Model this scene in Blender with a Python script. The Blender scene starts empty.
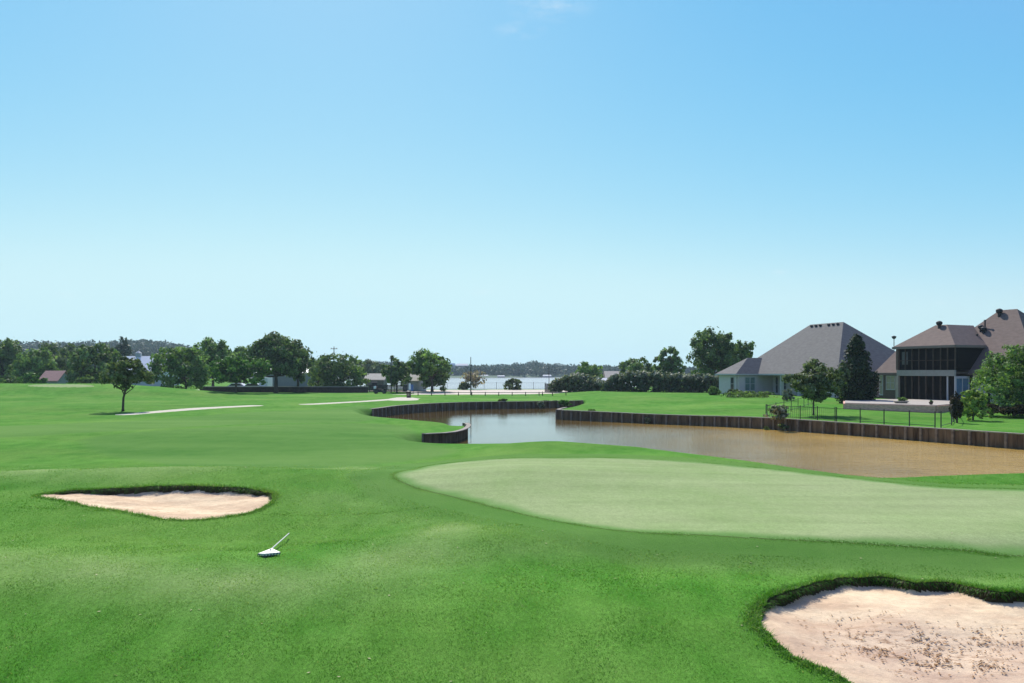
import bpy, math, random
import numpy as np
from mathutils import Vector

rng = np.random.default_rng(11)
random.seed(11)
sc = bpy.context.scene
COL = sc.collection
F, HORIZ, CZ = 796.0, 372.0, 4.2      # focal length in pixels, horizon row, eye height (pond water = 0)

# ------------------------------------------------------------------ small helpers
def ss(t):
    t = np.clip(t, 0, 1)
    return t * t * (3 - 2 * t)

def hash2(ix, iy, seed):
    h = (ix.astype(np.int64) * 374761393 + iy.astype(np.int64) * 668265263 + seed * 1442695041) & 0xFFFFFFFF
    h = ((h ^ (h >> 13)) * 1274126177) & 0xFFFFFFFF
    return ((h ^ (h >> 16)) & 0xFFFF) / 65535.0

def vnoise(x, y, seed=0):
    x = np.asarray(x, float); y = np.asarray(y, float)
    ix = np.floor(x); iy = np.floor(y)
    fx = x - ix; fy = y - iy
    fx = fx * fx * (3 - 2 * fx); fy = fy * fy * (3 - 2 * fy)
    a = hash2(ix, iy, seed); b = hash2(ix + 1, iy, seed)
    c = hash2(ix, iy + 1, seed); d = hash2(ix + 1, iy + 1, seed)
    return (a * (1 - fx) + b * fx) * (1 - fy) + (c * (1 - fx) + d * fx) * fy * 1.0 - 0.5

def seg_dist(x, y, pts, closed=False):
    d = np.full(np.shape(x), 1e9)
    n = len(pts)
    for i in range(n if closed else n - 1):
        ax, ay = pts[i]; bx, by = pts[(i + 1) % n]
        vx, vy = bx - ax, by - ay
        L = vx * vx + vy * vy + 1e-12
        t = np.clip(((x - ax) * vx + (y - ay) * vy) / L, 0, 1)
        d = np.minimum(d, np.hypot(x - ax - t * vx, y - ay - t * vy))
    return d

def inside(x, y, pts):
    r = np.zeros(np.shape(x), bool)
    n = len(pts)
    for i in range(n):
        ax, ay = pts[i]; bx, by = pts[(i + 1) % n]
        if ay == by: continue
        c = ((ay > y) != (by > y)) & (x < (bx - ax) * (y - ay) / (by - ay) + ax)
        r ^= c
    return r

def smooth_poly(pts, closed=True, n=6):
    out = []
    m = len(pts)
    P = [np.array(p, float) for p in pts]
    rngi = range(m if closed else m - 1)
    for i in rngi:
        p0 = P[(i - 1) % m] if closed or i > 0 else P[0]
        p1 = P[i]; p2 = P[(i + 1) % m]
        p3 = P[(i + 2) % m] if closed or i + 2 < m else P[-1]
        for k in range(n):
            t = k / n
            out.append(tuple(0.5 * ((2 * p1) + (-p0 + p2) * t + (2 * p0 - 5 * p1 + 4 * p2 - p3) * t * t + (-p0 + 3 * p1 - 3 * p2 + p3) * t ** 3)))
    if not closed: out.append(tuple(P[-1]))
    return out

def PX(px, D):                         # plan position of picture column px at depth D
    return ((px - 512.0) / F * D, D)

def PZ(px, py, D):                     # 3-D point
    return ((px - 512.0) / F * D, D, CZ + (HORIZ - py) / F * D)

# ------------------------------------------------------------------ pond outline (plan)
far_wall = [PX(371, 73), PX(378, 74.5), PX(388, 77), PX(400, 79.6), PX(430, 84.6), PX(480, 90), PX(530, 91.8), PX(560, 93), PX(583, 92.5)]
hid = [PX(584, 87), PX(574, 80)]
right_wall = [PX(566, 76), PX(559.5, 72.6), PX(560.5, 70.6), PX(585, 68.6), PX(620, 66.6), PX(645, 65), PX(730, 60.8), PX(790, 56.8), PX(854, 52.6), PX(940, 47.4), PX(1024, 43.2), (30.2, 40.4), (37, 35), (45, 29)]
near_shore = [(48, 25), (40, 25), (30, 27), (22, 28), (17.6, 28.0), (14.8, 27.7), (12.2, 27.2), (10.6, 27.8), (9.4, 29.4), (8.0, 32.0), (6.6, 35.0), (4.2, 37.4), (1.7, 38.4), (-1.5, 38.3), (-3.2, 39.4), (-4.8, 42.5), (-5.2, 45)]
spur_wall = [(-5.0, 45.6), (-4.2, 46.2), (-3.45, 47.6), (-2.95, 50.2), (-2.85, 52.8), (-3.1, 54.0)]
back_shore = [PX(462, 55.4), PX(448, 56.6), PX(430, 57.7), PX(400, 60.2), PX(386, 62.2), PX(375, 65), PX(369, 69)]
FW = smooth_poly(far_wall, False, 4); RW = smooth_poly(right_wall, False, 4)
NS = smooth_poly(near_shore, False, 4); SW = smooth_poly(spur_wall, False, 4); BS = smooth_poly(back_shore, False, 4)
POND = FW + hid + RW + NS + SW + BS
NAT = [RW[-1]] + NS + [SW[0]]
NAT2 = [SW[-1]] + BS + [FW[0]]

def lakemask(x, y):                    # >0 inside the lake (soft metres)
    a = y - 160 - 0.0 * x
    b = (x + 35 + (y - 160) * 0.30) * 0.8
    c = (0.165 * y - x) * 0.8 + 2
    d = 735 + 12 * np.sin(x / 40.0) + 10 * np.sin(x / 17.0) - y
    return np.minimum(np.minimum(a, b), np.minimum(c, d))

GREEN_PLAN = None
def hill_z(x, y):
    r = np.hypot(x, y)
    px = 512 + F * x / np.maximum(y, 1.0)
    px = np.where(y <= 1, np.where(x < 0, -2000, 3000), px)
    prof = np.interp(px, [-400, 0, 60, 100, 140, 170, 200, 240, 330, 400, 440, 480, 520, 535, 550, 590, 640, 700, 1000],
                     [350, 347, 347, 346, 343, 345, 350, 359, 362, 363, 366, 366, 364, 362, 365, 366, 368, 369, 368])
    hz = CZ + (HORIZ - prof) / F * 960 - 8
    rs = np.interp(px, [200, 330, 360], [430, 600, 745])
    t = ss((r - rs) / (960 - rs))
    return hz * t

def H0(x, y):
    x = np.asarray(x, float); y = np.asarray(y, float)
    g = lambda cx, cy, sx, sy, a: a * np.exp(-((x - cx) / sx) ** 2 - ((y - cy) / sy) ** 2)
    z = np.full(np.shape(x), 0.82)
    # the right bank climbs gently towards the houses
    z = z + 0.5 * ss((x - 6) / 8) * ss((y - (74 - 0.55 * np.clip(x - 8, 0, 40))) / 30) * (y < 400)
    # foreground: low near the camera, a roll, the mound behind the left bunker, the green's plateau
    z = z - 0.42 * ss((12.3 - y) / 5) * (y < 14)
    z = z + g(-7.5, 13.2, 7.0, 2.3, 0.27)
    z = z + g(-9.5, 23.3, 10.5, 2.7, 0.52) + g(-4.5, 17.0, 5.0, 2.4, -0.17) + g(-14, 18.5, 4.0, 3.0, 0.16)
    z = z + g(0.5, 34.5, 6.0, 4.0, 0.17) + g(-5, 50, 5.5, 6.5, -0.30) + g(13, 26, 5, 3, -0.10)
    pl = ss((y - 12.7 - 0.10 * np.abs(x - 6)) / 2.2) * ss((x + 4.5 - 0.1 * (y - 20)) / 5.0) * ss((np.interp(x, [2, 5, 8, 10, 12, 16], [37, 35, 30.5, 27, 25, 24.5]) - y) / 4)
    z = z + 0.34 * pl
    z = z + g(9.5, 11.6, 5.5, 1.5, 0.14)
    z = z + np.where(x < -60, 1.0, np.exp(-((x + 60) / 17) ** 2)) * np.exp(-((y - 112) / 10) ** 2) * 1.75 * (x > -140) + g(-30, 47, 16, 7, 0.28) + g(-42, 74, 14, 7, 0.25) + g(-14, 66, 12, 5, 0.12)
    w = np.exp(-np.hypot(x, y) / 400)
    z = z + (0.16 * vnoise(x / 13 + 5, y / 9 + 2, 1) * ss((y - 12) / 20) + 0.10 * vnoise(x / 3.4, y / 3.0, 2) * (y < 40) * ss((40 - y) / 10) * (1 - 0.75 * pl)
             + 0.035 * vnoise(x / 0.8, y / 0.7, 3) * (y < 30) * ss((30 - y) / 6) * (1 - 0.95 * pl)) * w
    z = z + hill_z(x, y)
    lk = lakemask(x, y)
    z = z * (1 - ss((lk + 4) / 8)) + (-2.2) * ss((lk + 4) / 8)
    return z

# ------------------------------------------------------------------ ray to ground
def at(px, py, hf=H0):
    dx, dz = (px - 512.0) / F, (HORIZ - py) / F
    ys = np.concatenate([np.arange(5, 60, 0.05), np.arange(60, 400, 0.25)])
    hh = hf(dx * ys, ys); rz = CZ + dz * ys
    k = np.nonzero(rz <= hh)[0]
    i = k[0] if len(k) else len(ys) - 1
    return (dx * ys[i], ys[i])

LB = [(40, 496), (62, 493), (95, 491), (150, 488), (200, 487.3), (245, 490), (268, 494), (272, 498), (262, 508), (240, 515), (200, 519.5), (160, 518), (120, 511), (80, 504)]
LB = smooth_poly([at(*p) for p in LB], True, 6)
nl = len(LB)
LB_near = LB[8 * 6 - 3:] + LB[:2]
RB = [(758, 619), (763, 609), (777, 599), (800, 590), (830, 582), (865, 578.5), (890, 580), (914, 584), (950, 584.5), (992, 593), (1030, 595.5), (1110, 606), (1170, 640), (1180, 720), (1100, 790), (1000, 790), (905, 722), (849, 683), (815, 667), (785, 650), (763, 629)]
RB = smooth_poly([at(*p) for p in RB], True, 6)
RB_near = RB[13 * 6:-4]
GR = [(393, 476), (405, 470.5), (430, 465.5), (470, 461), (550, 458), (600, 457.5), (680, 461), (760, 468), (850, 478), (940, 487), (1024, 489.5), (1120, 497), (1180, 520), (1150, 550), (1024, 556.5), (960, 551), (880, 546), (800, 541), (700, 536), (620, 531), (560, 522), (500, 509), (450, 496), (410, 486)]
GR = smooth_poly([at(*p) for p in GR], True, 5)
FARGREEN = smooth_poly([(-65.5, 107.6), (-62, 106.6), (-58, 106.6), (-56.5, 107.4), (-58, 108.8), (-61, 109.6), (-65, 109.4)], True, 5)
PATHA = smooth_poly([at(128, 414.4), at(150, 412.6), at(200, 408.6), at(252, 405.8)], False, 4)
PATHC = smooth_poly([at(308, 404.4), at(335, 403), at(370, 401), at(398, 398.8), at(412, 398.4)], False, 4)
PAD = smooth_poly([at(385, 400), at(396, 397.6), at(412, 397.6), at(418, 400), at(400, 400.8)], True, 4)
ROAD = [(-18, 118), (-15, 126), (-22, 141), (-60, 147), (-60, 152), (8, 151), (18, 146), (14, 134), (9, 127), (3, 122.5)]
FAIRL = smooth_poly([at(82, 441), at(120, 434), at(200, 428), at(300, 424), at(400, 426), at(440, 446), at(455, 452), at(400, 462), at(300, 468), at(190, 466), at(110, 456)], True, 5)
FAIRF = smooth_poly([at(-60, 428), at(60, 424), at(200, 416), at(330, 409), at(365, 406), at(372, 420), at(250, 424), at(100, 432), at(-60, 440)], True, 5)

def jit(x, y):
    return 0.20 * vnoise(x / 0.55, y / 0.5, 7) + 0.16 * vnoise(x / 0.18, y / 0.18, 8)

def bunker_depth(x, y, poly, near, D0, L):
    ins = inside(x, y, poly)
    dn = seg_dist(x, y, near)
    dep = D0 * ss(dn / L) + 0.02 + 0.05 * vnoise(x / 0.9, y / 0.7, 9) * ss(dn / 1.0) + 0.018 * vnoise(x / 0.22, y / 0.18, 19)
    de = seg_dist(x, y, poly, True)
    dep = dep - 0.10 * np.exp(-de / (0.16 + .12 * vnoise(x / .5, y / .5, 13))) * (0.45 + 1.1 * vnoise(x / 0.28, y / 0.28, 12))    # sand slumped against the lip
    return ins, np.maximum(dep, 0.012)

def Hfull(x, y):
    z = H0(x, y)
    sel = (y > 20) & (y < 100) & (x > -30) & (x < 60)
    if np.any(sel):
        xs, ys = x[sel], y[sel]
        ins = inside(xs, ys, POND)
        sg = np.where(ins, -1.0, 1.0)
        dn = np.minimum(seg_dist(xs, ys, NAT), seg_dist(xs, ys, NAT2)) * sg
        dw = np.minimum(np.minimum(seg_dist(xs, ys, FW), seg_dist(xs, ys, RW + hid[::-1][:0])), np.minimum(seg_dist(xs, ys, SW), seg_dist(xs, ys, [FW[-1]] + hid + [RW[0]]))) * sg
        f = np.minimum(ss((dn + 1.3) / 2.9), ss((dw - 0.03) / 0.16))
        z[sel] = z[sel] * f + (-1.0) * (1 - f)
    for poly, near, D0, L in ((LB, LB_near, 0.105, 1.6), (RB, RB_near, 0.135, 1.3)):
        bx = np.array(poly)
        s2 = (x > bx[:, 0].min() - .5) & (x < bx[:, 0].max() + .5) & (y > bx[:, 1].min() - .5) & (y < bx[:, 1].max() + .5)
        if np.any(s2):
            ins, dep = bunker_depth(x[s2] + jit(x[s2], y[s2]) * .5, y[s2] + jit(y[s2], x[s2]) * .5, poly, near, D0, L)
            de = seg_dist(x[s2], y[s2], poly, True)
            lipup = 0.03 * np.exp(-(de / 0.35) ** 2) * ss(seg_dist(x[s2], y[s2], near) / 0.8)
            z[s2] = np.where(ins, z[s2] - dep, z[s2] + lipup)
    return z

# ------------------------------------------------------------------ materials
def nodes(m):
    m.use_nodes = True
    nt = m.node_tree; nt.nodes.clear()
    return nt, nt.nodes, nt.links

MATS = {}
def mat(name, col, rough=0.7, var=0.12, scale=3.0, bump=0.0, bscale=20.0, spec=0.3, metal=0.0, stretch=None, col2=None, attr=None):
    if name in MATS: return MATS[name]
    m = bpy.data.materials.new(name)
    nt, N, L = nodes(m)
    out = N.new('ShaderNodeOutputMaterial'); b = N.new('ShaderNodeBsdfPrincipled')
    L.new(b.outputs[0], out.inputs[0])
    tc = N.new('ShaderNodeTexCoord'); mp = N.new('ShaderNodeMapping')
    L.new(tc.outputs['Object'], mp.inputs[0])
    if stretch: mp.inputs['Scale'].default_value = stretch
    nz = N.new('ShaderNodeTexNoise'); nz.inputs['Scale'].default_value = scale; nz.inputs['Detail'].default_value = 5
    L.new(mp.outputs[0], nz.inputs['Vector'])
    mx = N.new('ShaderNodeMix'); mx.data_type = 'RGBA'
    mr = N.new('ShaderNodeMapRange'); mr.inputs[1].default_value = .3; mr.inputs[2].default_value = .7
    L.new(nz.outputs[0], mr.inputs[0]); L.new(mr.outputs[0], mx.inputs[0])
    c = np.array(col); d = np.array(col2) if col2 else c * (1 + var)
    mx.inputs[6].default_value = (*(c * (1 - var)), 1); mx.inputs[7].default_value = (*d, 1)
    L.new(mx.outputs[2], b.inputs['Base Color'])
    b.inputs['Roughness'].default_value = rough; b.inputs['Specular IOR Level'].default_value = spec; b.inputs['Metallic'].default_value = metal
    if bump:
        n2 = N.new('ShaderNodeTexNoise'); n2.inputs['Scale'].default_value = bscale; n2.inputs['Detail'].default_value = 4
        L.new(mp.outputs[0], n2.inputs['Vector'])
        bp = N.new('ShaderNodeBump'); bp.inputs['Strength'].default_value = bump; bp.inputs['Distance'].default_value = 0.03
        L.new(n2.outputs[0], bp.inputs['Height']); L.new(bp.outputs[0], b.inputs['Normal'])
    MATS[name] = m
    return m

def noise_node(N, L, vec, scale, detail=4, rough=.5):
    n = N.new('ShaderNodeTexNoise'); n.inputs['Scale'].default_value = scale; n.inputs['Detail'].default_value = detail; n.inputs['Roughness'].default_value = rough
    L.new(vec, n.inputs['Vector']); return n
def rng_node(N, L, src, a, b, c=0.0, d=1.0):
    n = N.new('ShaderNodeMapRange'); n.inputs[1].default_value = a; n.inputs[2].default_value = b; n.inputs[3].default_value = c; n.inputs[4].default_value = d
    L.new(src, n.inputs[0]); return n
def mix_node(N, L, fac, a, b, blend='MIX'):
    n = N.new('ShaderNodeMix'); n.data_type = 'RGBA'; n.blend_type = blend
    for i, v in ((0, fac), (6, a), (7, b)):
        if isinstance(v, (int, float)): n.inputs[i].default_value = v
        elif isinstance(v, tuple): n.inputs[i].default_value = (*v, 1)
        else: L.new(v, n.inputs[i])
    return n

def grass_mat(name, dark, mid, dry, fine=1.0, bump=0.5, fair=False, dryamt=0.55):
    m = bpy.data.materials.new(name)
    nt, N, L = nodes(m)
    out = N.new('ShaderNodeOutputMaterial'); b = N.new('ShaderNodeBsdfPrincipled'); L.new(b.outputs[0], out.inputs[0])
    tc = N.new('ShaderNodeTexCoord'); v = tc.outputs['Object']
    mp = N.new('ShaderNodeMapping'); mp.inputs['Scale'].default_value = (1, .55, 1); L.new(v, mp.inputs[0])
    big = noise_node(N, L, v, 0.16, 5, .6); med = noise_node(N, L, mp.outputs[0], 1.3, 6, .62); sml = noise_node(N, L, mp.outputs[0], 22 * fine, 4, .7)
    tiny = noise_node(N, L, v, 70 * fine, 3, .7)
    r1 = rng_node(N, L, med.outputs[0], .36, .64)
    c1 = mix_node(N, L, r1.outputs[0], dark, mid)
    r2 = rng_node(N, L, big.outputs[0], .42, .66, 0, dryamt)
    c2 = mix_node(N, L, r2.outputs[0], c1.outputs[2], dry)
    r3 = rng_node(N, L, sml.outputs[0], .25, .75, 1 - .30 * fine, 1 + .28 * fine)
    c3 = mix_node(N, L, 1.0, c2.outputs[2], r3.outputs[0], 'MULTIPLY')
    r4 = rng_node(N, L, tiny.outputs[0], .3, .7, .8, 1.2)
    c4 = mix_node(N, L, 1.0, c3.outputs[2], r4.outputs[0], 'MULTIPLY')
    last = c4
    if name == 'green_grass':
        at_ = N.new('ShaderNodeAttribute'); at_.attribute_name = 'fair'; sp = N.new('ShaderNodeSeparateColor'); L.new(at_.outputs['Color'], sp.inputs[0])
        st_ = N.new('ShaderNodeMapping'); st_.inputs['Scale'].default_value = (.16, 1.5, 1); st_.inputs['Rotation'].default_value = (0, 0, .5); L.new(v, st_.inputs[0])
        bn_ = noise_node(N, L, st_.outputs[0], 1.0, 5, .6)
        last = mix_node(N, L, 1.0, last.outputs[2], rng_node(N, L, bn_.outputs[0], .3, .7, .90, 1.09).outputs[0], 'MULTIPLY')
        last = mix_node(N, L, sp.outputs[2], last.outputs[2], (.098, .215, .048))
    if fair:
        at_ = N.new('ShaderNodeAttribute'); at_.attribute_name = 'fair'
        sp = N.new('ShaderNodeSeparateColor'); L.new(at_.outputs['Color'], sp.inputs[0])
        fc = mix_node(N, L, r1.outputs[0], (.058, .172, .024), (.076, .190, .033))
        r5 = rng_node(N, L, sml.outputs[0], .25, .75, .9, 1.1)
        fc2 = mix_node(N, L, 1.0, fc.outputs[2], r5.outputs[0], 'MULTIPLY')
        str_ = N.new('ShaderNodeMapping'); str_.inputs['Scale'].default_value = (.035, .13, 1); str_.inputs['Rotation'].default_value = (0, 0, .12); L.new(v, str_.inputs[0])
        band = noise_node(N, L, str_.outputs[0], 1.0, 5, .6); rb_ = rng_node(N, L, band.outputs[0], .38, .64)
        fc3 = mix_node(N, L, rb_.outputs[0], fc2.outputs[2], (.108, .205, .046))
        last = mix_node(N, L, sp.outputs[0], last.outputs[2], fc3.outputs[2])
        last = mix_node(N, L, 1.0, last.outputs[2], rng_node(N, L, band.outputs[0], .3, .7, .86, 1.14).outputs[0], 'MULTIPLY')
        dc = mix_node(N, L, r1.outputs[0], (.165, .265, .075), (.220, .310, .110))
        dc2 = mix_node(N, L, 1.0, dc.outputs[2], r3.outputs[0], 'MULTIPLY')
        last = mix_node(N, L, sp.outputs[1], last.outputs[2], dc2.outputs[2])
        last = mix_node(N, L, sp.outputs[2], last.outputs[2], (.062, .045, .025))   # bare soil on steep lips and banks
    L.new(last.outputs[2], b.inputs['Base Color'])
    b.inputs['Roughness'].default_value = .95; b.inputs['Specular IOR Level'].default_value = .03
    b.inputs['Sheen Weight'].default_value = .0; b.inputs['Sheen Roughness'].default_value = .5; b.inputs['Sheen Tint'].default_value = (.6, .9, .4, 1)
    add = N.new('ShaderNodeMath'); add.operation = 'ADD'
    L.new(sml.outputs[0], add.inputs[0]); L.new(tiny.outputs[0], add.inputs[1])
    bp = N.new('ShaderNodeBump'); bp.inputs['Strength'].default_value = bump; bp.inputs['Distance'].default_value = .05
    L.new(add.outputs[0], bp.inputs['Height']); L.new(bp.outputs[0], b.inputs['Normal'])
    return m

def sand_mat():
    m = bpy.data.materials.new('sand')
    nt, N, L = nodes(m)
    out = N.new('ShaderNodeOutputMaterial'); b = N.new('ShaderNodeBsdfPrincipled'); L.new(b.outputs[0], out.inputs[0])
    tc = N.new('ShaderNodeTexCoord'); v = tc.outputs['Object']
    mp = N.new('ShaderNodeMapping'); mp.inputs['Rotation'].default_value = (0, 0, .35); mp.inputs['Scale'].default_value = (.6, 1.5, 1); L.new(v, mp.inputs[0])
    a = noise_node(N, L, mp.outputs[0], 1.1, 6, .65); c = noise_node(N, L, v, 9, 5, .7); d = noise_node(N, L, v, 90, 2, .6)
    r = rng_node(N, L, a.outputs[0], .40, .60)
    c1 = mix_node(N, L, r.outputs[0], (.56, .395, .250), (.72, .555, .355))
    r2 = rng_node(N, L, c.outputs[0], .3, .7, .86, 1.1); c2 = mix_node(N, L, 1.0, c1.outputs[2], r2.outputs[0], 'MULTIPLY')
    r3 = rng_node(N, L, d.outputs[0], .3, .7, .88, 1.1); c3 = mix_node(N, L, 1.0, c2.outputs[2], r3.outputs[0], 'MULTIPLY')
    # washed-in leaf debris lies in streaks in the middle of the bunker
    at_ = N.new('ShaderNodeAttribute'); at_.attribute_name = 'fair'; sp = N.new('ShaderNodeSeparateColor'); L.new(at_.outputs['Color'], sp.inputs[0])
    e = noise_node(N, L, mp.outputs[0], 7, 6, .75); r4 = rng_node(N, L, e.outputs[0], .53, .60)
    mm = N.new('ShaderNodeMath'); mm.operation = 'MULTIPLY'; L.new(r4.outputs[0], mm.inputs[0]); L.new(sp.outputs[0], mm.inputs[1])
    c4 = mix_node(N, L, mm.outputs[0], c3.outputs[2], (.26, .145, .055))
    mm2 = N.new('ShaderNodeMath'); mm2.operation = 'MULTIPLY'; mm2.inputs[1].default_value = .3; L.new(sp.outputs[1], mm2.inputs[0])
    c5 = mix_node(N, L, mm2.outputs[0], c4.outputs[2], (.50, .33, .27))
    L.new(c5.outputs[2], b.inputs['Base Color']); b.inputs['Roughness'].default_value = .95; b.inputs['Specular IOR Level'].default_value = .1
    add = N.new('ShaderNodeMath'); add.operation = 'ADD'; L.new(c.outputs[0], add.inputs[0]); L.new(e.outputs[0], add.inputs[1])
    bp = N.new('ShaderNodeBump'); bp.inputs['Strength'].default_value = .28; bp.inputs['Distance'].default_value = .05
    L.new(add.outputs[0], bp.inputs['Height']); L.new(bp.outputs[0], b.inputs['Normal'])
    return m

def water_mat(name, base, bumps, rough, sx=1.0):
    m = bpy.data.materials.new(name)
    nt, N, L = nodes(m)
    out = N.new('ShaderNodeOutputMaterial'); b = N.new('ShaderNodeBsdfPrincipled'); L.new(b.outputs[0], out.inputs[0])
    tc = N.new('ShaderNodeTexCoord'); v = tc.outputs['Object']
    mp = N.new('ShaderNodeMapping'); mp.inputs['Scale'].default_value = (sx, 1.0, 1); mp.inputs['Rotation'].default_value = (0, 0, .3); L.new(v, mp.inputs[0])
    n1 = noise_node(N, L, mp.outputs[0], bumps[0], 5, .65)
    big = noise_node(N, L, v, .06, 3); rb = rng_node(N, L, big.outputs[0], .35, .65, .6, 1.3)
    sx_ = N.new('ShaderNodeSeparateXYZ'); L.new(v, sx_.inputs[0])
    wind = rng_node(N, L, sx_.outputs[0], bumps[3], bumps[4], bumps[1], bumps[2])   # the open water is ruffled, the sheltered end calm
    mu = N.new('ShaderNodeMath'); mu.operation = 'MULTIPLY'; L.new(rb.outputs[0], mu.inputs[0]); L.new(wind.outputs[0], mu.inputs[1])
    bp = N.new('ShaderNodeBump'); bp.inputs['Distance'].default_value = .12; L.new(mu.outputs[0], bp.inputs['Strength'])
    L.new(n1.outputs[0], bp.inputs['Height']); L.new(bp.outputs[0], b.inputs['Normal'])
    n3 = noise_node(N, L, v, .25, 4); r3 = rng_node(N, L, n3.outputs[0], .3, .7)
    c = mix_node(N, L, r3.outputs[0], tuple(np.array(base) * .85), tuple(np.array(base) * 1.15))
    refl_ramp = rng_node(N, L, sx_.outputs[0], bumps[3], bumps[4], .38, 2.0); c = mix_node(N, L, 1.0, c.outputs[2], refl_ramp.outputs[0], 'MULTIPLY')  # base colour ramped along x, standing in for varying sky reflection
    L.new(c.outputs[2], b.inputs['Base Color'])
    b.inputs['Roughness'].default_value = rough; b.inputs['IOR'].default_value = 1.33
    return m

def leaf_mat(name, dark, light, trans=.35):
    m = bpy.data.materials.new(name)
    nt, N, L = nodes(m)
    out = N.new('ShaderNodeOutputMaterial')
    at_ = N.new('ShaderNodeAttribute'); at_.attribute_name = 'tint'
    sp = N.new('ShaderNodeSeparateColor'); L.new(at_.outputs['Color'], sp.inputs[0])
    c = mix_node(N, L, sp.outputs[0], dark, light)
    d = N.new('ShaderNodeBsdfPrincipled'); d.inputs['Roughness'].default_value = .6; d.inputs['Specular IOR Level'].default_value = .12
    t = N.new('ShaderNodeBsdfTranslucent')
    L.new(c.outputs[2], d.inputs['Base Color'])
    cc = mix_node(N, L, 1.0, c.outputs[2], (1.2, 1.35, .6), 'MULTIPLY'); L.new(cc.outputs[2], t.inputs[0])
    ms = N.new('ShaderNodeMixShader'); ms.inputs[0].default_value = trans
    L.new(d.outputs[0], ms.inputs[1]); L.new(t.outputs[0], ms.inputs[2]); L.new(ms.outputs[0], out.inputs[0])
    return m

ROUGH = grass_mat('rough_grass', (.050, .172, .016), (.090, .228, .032), (.160, .265, .055), 1, .45, True)
GREENM = grass_mat('green_grass', (.212, .285, .112), (.238, .302, .130), (.280, .322, .160), .42, .06, False, .6)
BLADE = leaf_mat('grass_blade', (.062, .192, .016), (.262, .385, .110), .38)
_n = BLADE.node_tree.nodes; _sp = next(q for q in _n if q.type == 'SEPARATE_COLOR'); _mx = next(q for q in _n if q.type == 'MIX' and q.blend_type == 'MIX')
_m2 = mix_node(_n, BLADE.node_tree.links, _sp.outputs[1], _mx.outputs[2], (.46, .42, .19))       # straw coloured dry blades
_m2 = mix_node(_n, BLADE.node_tree.links, _sp.outputs[2], _m2.outputs[2], (.040, .034, .016))  # dead brown thatch, darkened for the shade under the lips
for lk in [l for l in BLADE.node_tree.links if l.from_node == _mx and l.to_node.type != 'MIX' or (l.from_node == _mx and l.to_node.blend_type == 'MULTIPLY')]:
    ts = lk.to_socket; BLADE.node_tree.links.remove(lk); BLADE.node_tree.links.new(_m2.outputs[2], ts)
SAND = sand_mat()
LEAF = {
 'dark': leaf_mat('leaf_dark', (.045, .078, .020), (.200, .285, .100), .32),
 'mid': leaf_mat('leaf_mid', (.055, .105, .022), (.240, .360, .110), .36),
 'bright': leaf_mat('leaf_bright', (.036, .090, .014), (.150, .290, .060), .32),
 'olive': leaf_mat('leaf_olive', (.050, .072, .024), (.210, .260, .120), .28),
 'cypress': leaf_mat('leaf_cypress', (.018, .030, .010), (.050, .074, .024), .12),
 'pale': leaf_mat('leaf_pale', (.048, .074, .024), (.40, .40, .30), .2),
 'lime': leaf_mat('leaf_lime', (.10, .17, .02), (.36, .46, .11), .4),
 'red': leaf_mat('leaf_red', (.026, .022, .010), (.070, .045, .022), .3),
 'far': leaf_mat('leaf_far', (.014, .032, .014), (.048, .082, .034), .15),
 'twig': leaf_mat('leaf_twig', (.24, .19, .13), (.46, .39, .29), .2),
}
BARK = mat('bark', (.085, .068, .050), .9, .3, 8, .5)
PALEBARK = mat('pale_bark', (.38, .32, .25), .9, .2, 8, .3)

# ------------------------------------------------------------------ mesh helpers
def link_mesh(name, V, Fs, m, parent=None, smooth=False):
    me = bpy.data.meshes.new(name)
    V = np.asarray(V, np.float32).reshape(-1, 3)
    if isinstance(Fs, np.ndarray):
        n, k = Fs.shape
        me.vertices.add(len(V)); me.vertices.foreach_set('co', V.ravel())
        me.loops.add(n * k); me.loops.foreach_set('vertex_index', Fs.astype(np.int32).ravel())
        me.polygons.add(n); me.polygons.foreach_set('loop_start', np.arange(0, n * k, k, dtype=np.int32))
        me.polygons.foreach_set('loop_total', np.full(n, k, np.int32))
        if smooth: me.polygons.foreach_set('use_smooth', np.ones(n, bool))
        me.update(calc_edges=True)
    else:
        me.from_pydata([tuple(map(float, v)) for v in V], [], [tuple(f) for f in Fs]); me.update()
        if smooth: me.polygons.foreach_set('use_smooth', np.ones(len(me.polygons), bool))
    me.materials.append(m)
    o = bpy.data.objects.new(name, me); COL.objects.link(o)
    if parent is not None: o.parent = parent
    return o

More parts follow.
